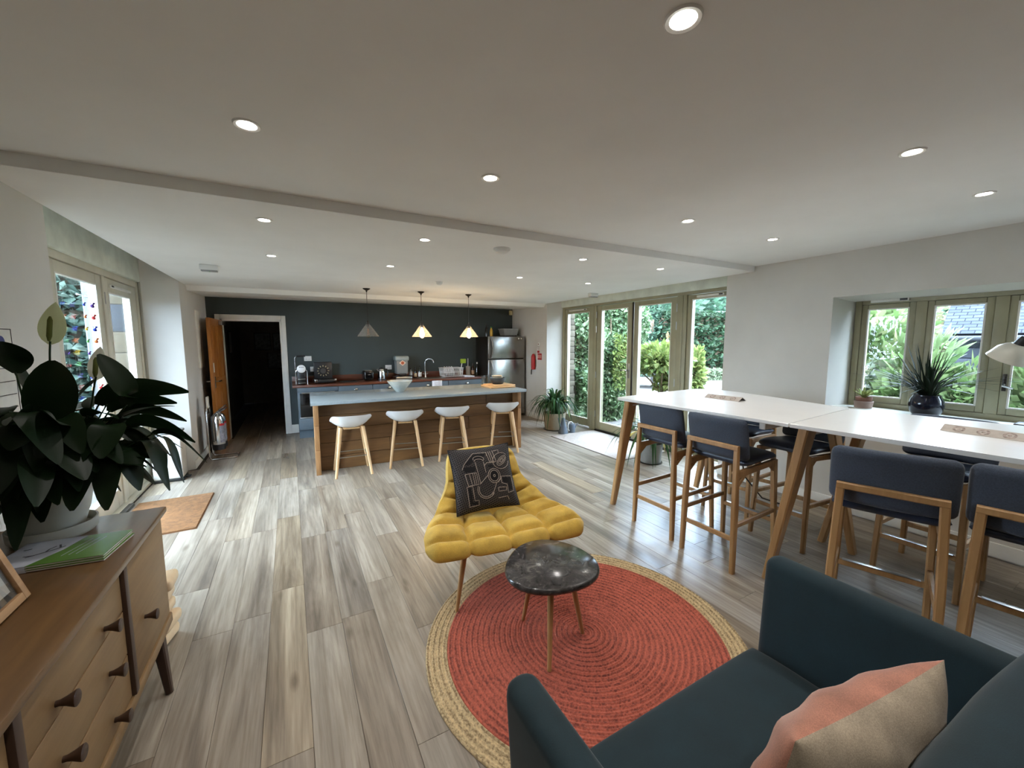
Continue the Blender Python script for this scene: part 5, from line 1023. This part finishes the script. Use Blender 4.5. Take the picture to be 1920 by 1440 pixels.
def spathe(bpx, cpx, tpx, Y, w, m, back=0):
    b0 = L_(*bpx, Y); c = L_(*cpx, Y); tp = L_(*tpx, Y); s = obj('flower_stem', (lambda bm: (tube(bm, bez(Vector((b0.x*.2, b0.y*.2, .17)), Vector((b0.x*.8, b0.y*.6, .3)), b0, c, 10), .0035, seg=6), bm)[1])(BM()), mLily, lily)
    rows = []; ax = (tp-c); L = ax.length; ax.normalize(); side = ax.cross(Vector((fwd.x, fwd.y, 0))).normalized(); nr = Vector((-fwd.x, -fwd.y, .25)).normalized()
    for i in range(13):
        q = i/12; wd = w/2*math.sin(PI*min(1, q**.75*.97+.03))**.8; rows.append([c-ax*.012+ax*L*q*1.02+side*wd*u+nr*(-.25*w*(1-u*u)*math.sin(PI*q)) for u in np.linspace(-1, 1, 9)])
    bm = BM(); grid(bm, rows); obj('spathe', bm, m, s, ang=0)
    p0, p1 = c+nr*.004, c+ax*L*.58+nr*.012; bm = BM(); tube(bm, [p0, p0+(p1-p0)*.2, p0+(p1-p0)*.85, p1], [.004, .0085, .008, .003], seg=10); obj('spadix', bm, mSpadix, s)
spathe((90, 700), (94, 640), (105, 562), 2.28, .115, mSpathG); spathe((172, 735), (180, 707), (189, 645), 2.3, .085, mSpathe)
# ---- strap leaved floor plants
mStrap = leafm('strap_leaf', [(30, 56, 30), (52, 82, 46), (40, 70, 38), (64, 96, 60)], .3, .25); mStrapY = leafm('yellowing_strap_leaf', [(170, 150, 70), (190, 176, 100)], .4, .3)
def strap_plant(label, loc, r, h, n, reach, zup, seed, lim=None, dark=False):
    t = thing('potted_clivia', label, 'potted plant', loc); rr = random.Random(seed); mP = M('ribbed_planter_%d' % seed, (158, 146, 124) if not dark else (120, 118, 112), .7, var=.08)
    pr = [(0, 0), (r*.8, 0), (r*.85, .01)]
    for k in range(1, 13): pr += [(r*(.85+.15*k/13)-.003, h*(k-.5)/13), (r*(.85+.15*k/13), h*k/13)]
    pr += [(r, h), (r*.93, h), (r*.9, h*.85), (0, h*.85)]; plathe('planter', mP, t, pr, seg=36); plathe('soil', M('soil_%d' % seed, (38, 30, 24), .95), t, [(0, h*.9), (r*.9, h*.88)], seg=24)
    plathe('saucer', mDarkMetal, t, [(0, -.0), (r*.95, 0), (r*1.0, .012), (r*.9, .012), (0, .006)], seg=30)
    for k in range(n):
        a = 2*PI*k/n*5.3+rr.uniform(-.3, .3); R_ = reach*rr.uniform(.55, 1.0); up_ = zup*rr.uniform(.6, 1.0); f = rr.random(); ca, sa = math.cos(a), math.sin(a)
        if f < .3: R_ *= .45; up_ *= 1.15
        ex, ey = R_*ca, R_*sa
        if lim and ex > lim: ex = lim*rr.uniform(.8, 1)
        b0 = Vector((.3*r*ca, .3*r*sa, h*.88)); e = Vector((ex, ey, h*.9+(up_*.95 if f < .3 else rr.uniform(-.22, .2)))); hi = Vector((ex*.45, ey*.45, h+up_*1.15)); bm = BM()
        ribbon(bm, bez(b0, Vector((ex*.2, ey*.2, h+up_*.85)), Vector((ex*.72, ey*.72, h+up_*1.05)), e, 12), lambda s: .046*(1-s**3)*(.55+.45*min(1, s*4))+.002, .22); obj('leaf', bm, mStrapY if (k % 23 == 7) else mStrap, t, ang=0)
    return t
strap_plant('bushy strap leaved plant in a ribbed stone planter by the French doors', (4.17, 5.92, 0), .205, .31, 130, .58, .42, 21, lim=.53)
strap_plant('strap leaved plant under the tall table near the French doors', (4.10, 3.62, 0), .15, .26, 80, .60, .36, 5, lim=.6, dark=True)
# watering cans
mCan = M('grey_enamel', (92, 102, 114), .35, var=.05)
t = thing('watering_can', 'conical grey watering can beside the ribbed planter', 'watering can', (4.10, 5.56, 0)); plathe('body', mCan, t, [(0, 0), (.085, 0), (.086, .02), (.05, .15), (.03, .24), (.028, .27), (.022, .27), (.02, .2), (0, .2)], seg=28); ptube('spout', mCan, t, [(-.04, .0, .1), (-.10, -.02, .2), (-.13, -.03, .29)], [.012, .009, .007])
ptube('handle', mCan, t, [(.03, 0, .25), (.09, 0, .2), (.09, 0, .1), (.075, 0, .05)], .007)
t = thing('watering_can', 'small grey watering can with white looped handle', 'watering can', (4.285, 5.55, 0)); plathe('body', mCan, t, [(0, 0), (.055, 0), (.056, .13), (.045, .15), (.02, .155), (.0, .155)], seg=26); ptube('handle', mWhite, t, [(-.05, 0, .03), (-.085, 0, .06), (-.09, 0, .13), (-.06, 0, .19), (-.01, 0, .19), (.02, 0, .155)], .009); ptube('spout', mCan, t, [(.05, 0, .05), (.1, 0, .12), (.13, 0, .16)], [.01, .007, .006])
# ================================================================ outdoors
mGravel = M('pale_gravel', (84, 80, 76), .9, var=.12, vs=60, bs=90, bstr=.8); mGrass = M('rough_grass', (120, 140, 84), .95, var=.25, vs=14, bs=60, bstr=1)
bm = BM(); box(bm, -40, 60, -30, 60, -.4, -.15); g = struct('ground', bm, mGravel, 'pale gravel yard outside', smooth=False)
bm = BM(); 
def leafcloud(name, pts, size, m, parent, seed, flat=.0, long=1.5, jit=.35):
    rng = np.random.default_rng(seed); n = len(pts); P = np.asarray(pts)
    d = rng.normal(size=(n, 3)); d[:, 2] *= (1-flat); d /= np.linalg.norm(d, axis=1)[:, None]
    q = rng.normal(size=(n, 3)); s = np.cross(d, q); s /= np.linalg.norm(s, axis=1)[:, None]; nn = np.cross(d, s)
    sz = size*(1+jit*rng.normal(size=n))[:, None].clip(.35, 2); L = sz*long
    a = P-d*L*.5; b = P+s*sz*.42-d*L*.05+nn*sz*.10; c = P+d*L*.5-nn*sz*.1; e = P-s*sz*.42-d*L*.05+nn*sz*.10
    V = np.stack([a, b, c, e], 1).reshape(-1, 3); me = bpy.data.meshes.new(name); me.vertices.add(len(V)); me.vertices.foreach_set('co', V.ravel().astype(np.float32))
    f = np.arange(n)*4; T = np.stack([f, f+1, f+2, f, f+2, f+3], 1).ravel().astype(np.int32); me.loops.add(len(T)); me.loops.foreach_set('vertex_index', T); me.polygons.add(2*n)
    me.polygons.foreach_set('loop_start', np.arange(2*n, dtype=np.int32)*3); me.polygons.foreach_set('loop_total', np.full(2*n, 3, np.int32)); me.update(calc_edges=True); me.validate()
    o = obj(name, me, m, parent); o['kind'] = 'stuff'; return o
def blob(n, c, r, seed, shell=.45):
    rng = np.random.default_rng(seed); v = rng.normal(size=(n, 3)); v /= np.linalg.norm(v, axis=1)[:, None]; rad = (1-shell*rng.random(n)**1.6)
    lump = 1+.16*np.sin(v[:, 0]*5+seed)+.14*np.sin(v[:, 1]*6+2*seed)+.12*np.sin(v[:, 2]*7+3*seed)
    return np.array(c)+v*np.array(r)*(rad*lump)[:, None]
mLfBright = leafm('bright_shrub_leaf', [(64, 88, 46), (88, 108, 64), (112, 126, 86), (76, 98, 58), (122, 126, 90)], .5, .4)
mLfYel = leafm('golden_leaf', [(84, 104, 54), (106, 122, 62), (126, 130, 78), (70, 92, 50)], .5, .4)
mLfIvy = leafm('ivy_leaf', [(46, 70, 44), (90, 116, 78), (128, 148, 110), (66, 92, 60), (160, 170, 140)], .35, .3)
mLfDark = leafm('dark_tree_leaf', [(36, 58, 46), (58, 84, 66), (78, 104, 82), (46, 70, 56)], .5, .35)
mLfHedge = leafm('hedge_leaf', [(26, 44, 30), (44, 66, 44), (36, 56, 38), (62, 82, 56)], .5, .3)
mLfVar = leafm('variegated_ivy_leaf', [(26, 44, 38), (46, 66, 58), (104, 122, 110), (34, 54, 46), (122, 138, 126)], .4, .3)
mBark = M('bark', (96, 80, 64), .9, var=.2, vs=20, bs=40, bstr=.8)
def trunk(par, p0, p1, r): return ptube('trunk', mBark, par, [Vector(p0), (Vector(p0)+Vector(p1))*.5+Vector((.03, .02, 0)), Vector(p1)], [r, r*.8, r*.55], seg=10)
# stone jambs with single blocks
mSt = [M('cream_stone_%d' % k, c, .9, var=.1, vs=30, bs=50, bstr=.6) for k, c in enumerate(((76, 68, 54), (82, 75, 62), (66, 58, 46), (46, 50, 56)))]
jr = random.Random(4); wl = sempty('wall_outside_right', 'cream stone jamb outside the French doors', (4.84, 6.45, 0)); z = -.15
while z < 2.6:
    h = jr.uniform(.09, .16); w = jr.uniform(.17, .2); pbox('stone', mSt[jr.choice((0, 1, 1, 2))], wl, .0, w, 0, .17, z, z+h-.008, bev=.008); z += h
pbox('mortar', M('lime_mortar', (60, 56, 50), .95), wl, .005, .165, .01, .17, -.15, 2.6)
wl = sempty('wall_outside_left', 'cream stone jamb outside the left garden door', (-1.59, 6.115, 0)); z = -.15; k = 0
while z < 2.3:
    h = jr.uniform(.2, .32); pbox('stone', mSt[3 if 1.72 < z+h/2 < 1.93 and k else jr.choice((0, 1))], wl, -.2, 0, 0, .028, z, z+h-.008, bev=.006); z += h; k += 1
pbox('mortar', M('pale_mortar', (60, 56, 50), .95), wl, -.205, .005, .008, .03, -.15, 2.3)
bm = BM(); box(bm, -1.955, -1.81, 6.14, 6.26, -.15, 2.7, bev=.01); struct('trim_7', bm, M('weathered_white_board', (78, 79, 80), .7, var=.08), 'white boarded return outside the left door')
# ivy wing of the building
bm = BM(); box(bm, 5.03, 6.62, 6.72, 7.2, -.15, 3.4); struct('wall_wing', bm, mSt[0], 'stone wing of the building behind the ivy', smooth=False)
rng = np.random.default_rng(2)
def wallpts(n, x0, x1, z0, z1, y, th, seed):
    rg = np.random.default_rng(seed); x = rg.uniform(x0, x1, n); zz = rg.uniform(z0, z1, n); lump = .5+.5*np.sin(x*4.1+zz*2.3)*np.sin(zz*3.7-x*1.9); return np.stack([x, y-th*lump*rg.random(n)**.5, zz], 1)
iv = thing('ivy', 'dense ivy climbing the wall outside the French doors', 'ivy', (6.1, 6.7, -.15)); leafcloud('foliage', np.concatenate([wallpts(11500, -1.0, .62, .0, 3.5, 0, .42, 3), wallpts(3200, .5, 1.2, 1.55, 3.5, .05, .4, 33)]), .062, mLfIvy, iv, 3); leafcloud('golden_growth', wallpts(1000, -.1, .66, .7, 1.9, -.28, .22, 8), .06, mLfYel, iv, 4)
for k in range(5): ptube('stem', mBark, iv, [(-.95+.33*k, .0, 0), (-.9+.33*k, -.06, 1.2), (-.98+.34*k, -.05, 2.6)], .014, seg=6)
# small golden tree in front of the doors
def atd(px, py, d): return CAM + (fwd*F_PX + rt*(px-960) - up*(py-720))/F_PX*d
c = atd(1240, 690, 7.2); t = thing('garden_tree', 'small golden green tree right outside the French doors', 'tree', (c.x, c.y, -.15)); trunk(t, (-.05, .03, 0), (.1, -.05, 1.0), .035)
for k in range(5): a = k*1.3; ptube('branch', mBark, t, [(0, 0, .8), (.2*math.cos(a), .2*math.sin(a), 1.05), (.42*math.cos(a), .42*math.sin(a), 1.25)], [.02, .013, .007], seg=6)
leafcloud('foliage', np.concatenate([blob(1300, (0, 0, 1.42), (.5, .5, .3), 5, .9), blob(900, (.17, -.1, 1.12), (.3, .3, .32), 6, .9)]), .075, mLfYel, t, 5)
# potted shrub to the right side light
c = atd(1303, 690, 8.0); t = thing('garden_tree', 'golden green bush seen through the right side light', 'tree', (c.x, c.y, -.15)); trunk(t, (0, 0, 0), (0, 0, .9), .03); leafcloud('foliage', blob(1100, (0, 0, 1.1), (.20, .2, .5), 9, .9), .07, mLfYel, t, 9)
# barrel planter
c = atd(1307, 728, 9.5); mBar = wood('barrel_wood', (168, 140, 110), (128, 100, 74), 2, 8, .7)
t = thing('barrel_planter', 'small wooden barrel planter standing on the gravel', 'barrel', (c.x, c.y, -.15)); plathe('tub', mBar, t, [(0, 0), (.11, 0), (.14, .3), (.13, .62), (.12, .62), (.12, .5), (0, .5)], seg=24)
for z in (.1, .3, .54): plathe('hoop', mDarkMetal, t, [(.132 if z < .2 else .142, z), (.136 if z < .2 else .146, z+.015), (.132 if z < .2 else .142, z+.03)], seg=24)
# hedge and trees beyond
def far_tree(px, d, zc, r, n, size, m, label, seed, cat='tree', name='tree', gz=-.15):
    c = atd(px, 640, d); t = thing(name, label, cat, (c.x, c.y, gz)); trunk(t, (0, 0, 0), (0, 0, zc), .16); leafcloud('foliage', np.concatenate([blob(n//2, (0, 0, zc), (r, r, r*1.05), seed), blob(n//4, (r*.6, -r*.4, zc-.5*r), (r*.6, r*.6, r*.6), seed+1), blob(n//4, (-r*.6, r*.3, zc-.45*r), (r*.65, r*.65, r*.6), seed+2)]), size, m, t, seed)
far_tree(1222, 21, 2.9, 2.0, 6000, .19, mLfDark, 'dark tree behind the car and the golden tree', 31)
far_tree(1275, 28, 4.2, 2.9, 7000, .25, mLfDark, 'tall blue green tree behind the French doors, in the middle', 41)
far_tree(1150, 26, 4.2, 3.0, 6000, .25, mLfDark, 'dark tree showing above the ivy', 51)
far_tree(1336, 36, 6.4, 4.4, 9000, .3, mLfDark, 'large blue green tree above the dark hedge', 61)
far_tree(1400, 46, 6.6, 4.6, 6000, .36, mLfDark, 'large tree to the right of the hedge', 71)
c = atd(1345, 640, 19.5); t = thing('hedge', 'dark clipped conifer hedge beyond the gravel yard', 'hedge', (c.x, c.y, -.15), R(-29)); rg = np.random.default_rng(12); pts = np.stack([rg.uniform(-2.8, 3.5, 16000), rg.uniform(-.5, .5, 16000), rg.uniform(0, 3.2, 16000)], 1); pts[:, 1] -= .35*np.sin(pts[:, 2]*9)*.3; leafcloud('foliage', pts, .13, mLfHedge, t, 12, flat=.6); pbox('core', mBark, t, -2.7, 3.4, -.1, .5, 0, 3)
c = atd(1335, 640, 18.2); t = thing('border_plants', 'low grey green border plants at the foot of the hedge', 'border plants', (c.x, c.y, -.15), R(-29)); pts = np.stack([rg.uniform(-1.8, 2.6, 3500), rg.uniform(-.4, .3, 3500), rg.uniform(0, .5, 3500)], 1); leafcloud('foliage', pts, .1, leafm('border_leaf', [(98, 112, 86), (124, 134, 108), (80, 98, 70)], .5, .3), t, 13)
# parked car
mCar = M('car_green', (58, 74, 64), .25, .3, var=.05, coat=.6); mTyre = M('tyre', (24, 24, 25), .8); mCarG = M('car_window', (40, 48, 52), .08)
c = at(1200, 725, Z=-.15); car = thing('parked_car', 'dark green off road car parked on the gravel', 'car', (c.x-.3, c.y+.45, -.15), R(128))
bm = BM(); prism(bm, [(-2.1, .45), (-2.15, .95), (-1.2, 1.05), (-.7, 1.08), (-.35, 1.72), (1.9, 1.75), (2.05, 1.1), (2.1, .45)], -.85, .85, Matrix(((1, 0, 0, 0), (0, 0, 1, 0), (0, 1, 0, 0), (0, 0, 0, 1)))); bmesh.ops.bevel(bm, geom=bm.edges[:], offset=.04, segments=2, affect='EDGES'); obj('body', bm, mCar, car, ang=30)
for s in (-1, 1):
    bm = BM(); prism(bm, [(-.5, 1.12), (-.28, 1.62), (1.75, 1.65), (1.85, 1.12)], s*.855-.006, s*.855+.006, Matrix(((1, 0, 0, 0), (0, 0, 1, 0), (0, 1, 0, 0), (0, 0, 0, 1)))); obj('side_window', bm, mCarG, car)
    for x in (-1.35, 1.3):
        bm = BM(); lathe(bm, [(.18, -.11), (.36, -.11), (.385, -.08), (.385, .08), (.36, .11), (.18, .11)], 28, mtx=Matrix.Translation((x, s*.78, .385)) @ Matrix.Rotation(R(90), 4, 'X')); w_ = obj('wheel', bm, mTyre, car); bm = BM(); lathe(bm, [(0, -.07), (.2, -.1), (.2, .1), (0, .07)], 20, mtx=Matrix.Translation((x, s*.78, .385)) @ Matrix.Rotation(R(90), 4, 'X')); obj('hub', bm, mSteel, w_)
pbox('bumper', mBlack, car, -2.2, -2.05, -.85, .85, .42, .62, bev=.03); pbox('rear_bumper', mBlack, car, 2.05, 2.2, -.85, .85, .42, .62, bev=.03)
for s in (-1, 1): pbox('tail_lamp', mRed, car, 2.07, 2.11, s*.7-.08, s*.7+.08, .8, 1.05, bev=.01); pbox('head_lamp', mWhite, car, -2.17, -2.12, s*.65-.12, s*.65+.12, .72, .92, bev=.02)
# shrubs outside the casement window
def shrub(label, x, y, z, r, n, size, m, seed, long=1.7):
    t = thing('garden_shrub', label, 'shrub', (x, y, -.15), 0, 'shrubs outside the casement window'); leafcloud('foliage', blob(n, (0, 0, z+.15), r, seed, .6), size, m, t, seed, flat=.3, long=long)
    for k in range(4): a = k*1.7; ptube('stem', mBark, t, [(0, 0, 0), (.15*math.cos(a), .15*math.sin(a), z*.6), (.3*math.cos(a), .3*math.sin(a), z)], .014, seg=6)
shrub('tall bright shrub filling the left light of the casement window', 6.35, 2.25, 1.05, (.55, .55, 1.15), 2600, .085, mLfBright, 81)
shrub('bright shrub behind the navy pot outside the window', 5.95, 1.72, .72, (.5, .42, .75), 2000, .085, mLfBright, 82)
shrub('low leafy shrub below the middle light of the window', 6.1, 1.30, .72, (.5, .4, .62), 2000, .085, mLfBright, 83)
shrub('feathery pale shrub under the slate roof', 6.3, 1.62, .9, (.4, .3, .68), 1800, .05, leafm('feathery_leaf', [(104, 128, 86), (122, 140, 100), (86, 112, 68)], .5, .4), 84, 2.6)
shrub('bright shrub behind the desk lamp outside the window', 6.0, .80, .75, (.5, .45, .68), 2000, .085, mLfBright, 85)
shrub('bright shrub outside the right edge of the window', 5.9, .1, .7, (.5, .5, .7), 1800, .085, mLfBright, 86)
far_tree(1665, 11, 2.0, 1.3, 3500, .12, leafm('reddish_leaf', [(84, 92, 60), (112, 106, 80), (70, 84, 54)], .5, .35), 'mixed tree behind the left light of the casement window', 91)
far_tree(1735, 15, 2.4, 1.0, 1500, .12, mLfDark, 'thin dark tree beside the slate roof gable', 95)
# slate roofed outbuilding
def slate():
    m, n, b, o = nodes('blue_slate'); v = coords(n); br = n.nodes.new('ShaderNodeTexBrick'); br.inputs['Scale'].default_value = 1; br.inputs['Brick Width'].default_value = .13; br.inputs['Row Height'].default_value = .055; br.inputs['Mortar Size'].default_value = .005
    br.inputs['Color1'].default_value = (*lin((46, 50, 60)), 1); br.inputs['Color2'].default_value = (*lin((55, 59, 69)), 1); br.inputs['Mortar'].default_value = (*lin((24, 26, 32)), 1); n.links.new(v, br.inputs['Vector']); n.links.new(br.outputs['Color'], b.inputs['Base Color']); b.inputs['Roughness'].default_value = .8; b.inputs['Specular IOR Level'].default_value = .1; bump(n, b, br.outputs['Fac'], .5, .02); return m
hb = thing('outbuilding', 'slate roofed outbuilding with dark boarded walls beyond the shrubs', 'building', (8.15, 2.02, -.15)); mClad = M('dark_blue_boarding', (34, 39, 50), .7, var=.08)
pbox('wall', mClad, hb, .0, 4.4, -7, -.06, 0, 1.80); bm = BM(); prism(bm, [(0, 1.8), (4.4, 1.8), (2.2, 4.5)], -.16, -.06, Matrix(((1, 0, 0, 0), (0, 0, 1, 0), (0, 1, 0, 0), (0, 0, 0, 1)))); obj('gable', bm, mClad, hb)
for k in range(12): pbox('board', mClad, hb, -.018, .002, -7, -.06, .05+.145*k, .185+.145*k, bev=.004)
L = math.hypot(2.4, 2.4*1.236)
for s in (0, 1):
    bm = BM(); box(bm, -7.1, 0, 0, L, -.03, .03); o = obj('roof_slope', bm, slate(), hb); 
    o.matrix_local = Matrix.Translation((-.16 if s == 0 else 4.56, 0, 1.81)) @ Matrix(((0, (1 if s == 0 else -1)*.629, -.777, 0), (1, 0, 0, 0), (0, .777, .629, 0), (0, 0, 0, 1)))
pbox('gutter', M('gutter_grey', (26, 29, 36), .5), hb, -.25, -.16, -7.1, .02, 1.73, 1.80, bev=.02)
for k in range(16): pbox('rafter_end', M('rafter_%d' % k, (60, 62, 66), .7), hb, -.16, .0, -.35-.42*k, -.31-.42*k, 1.70, 1.77, bev=.004)
# ivy seen through the left door
iv = thing('ivy', 'variegated large leaved ivy outside the left garden door', 'ivy', (-2.75, 7.6, -.15)); leafcloud('foliage', np.stack([np.random.default_rng(5).uniform(-1.6, .75, 6500), np.random.default_rng(6).uniform(-.25, .1, 6500), np.random.default_rng(7).uniform(0, 4.2, 6500)], 1), .10, mLfVar, iv, 15, flat=.75, long=1.5); pbox('wall_behind', mSt[2], iv, -1.7, .9, .12, .3, 0, 4.3)
for k in range(4): ptube('stem', mBark, iv, [(-1.2+.5*k, .05, 0), (-1.1+.5*k, 0, 2), (-1.2+.5*k, .03, 4)], .02, seg=6)

t = thing('garden_shrub', 'unseen bush added outside the left door to darken a window reflection', 'shrub', (-4.0, 4.4, -.15)); leafcloud('foliage', blob(3500, (0, 0, 1.1), (.8, 1.7, 1.1), 19), .09, mLfHedge, t, 19); trunk(t, (0, 0, 0), (0, 0, 1), .05)  # added out of view so the right window glass reflects leaves, not sky
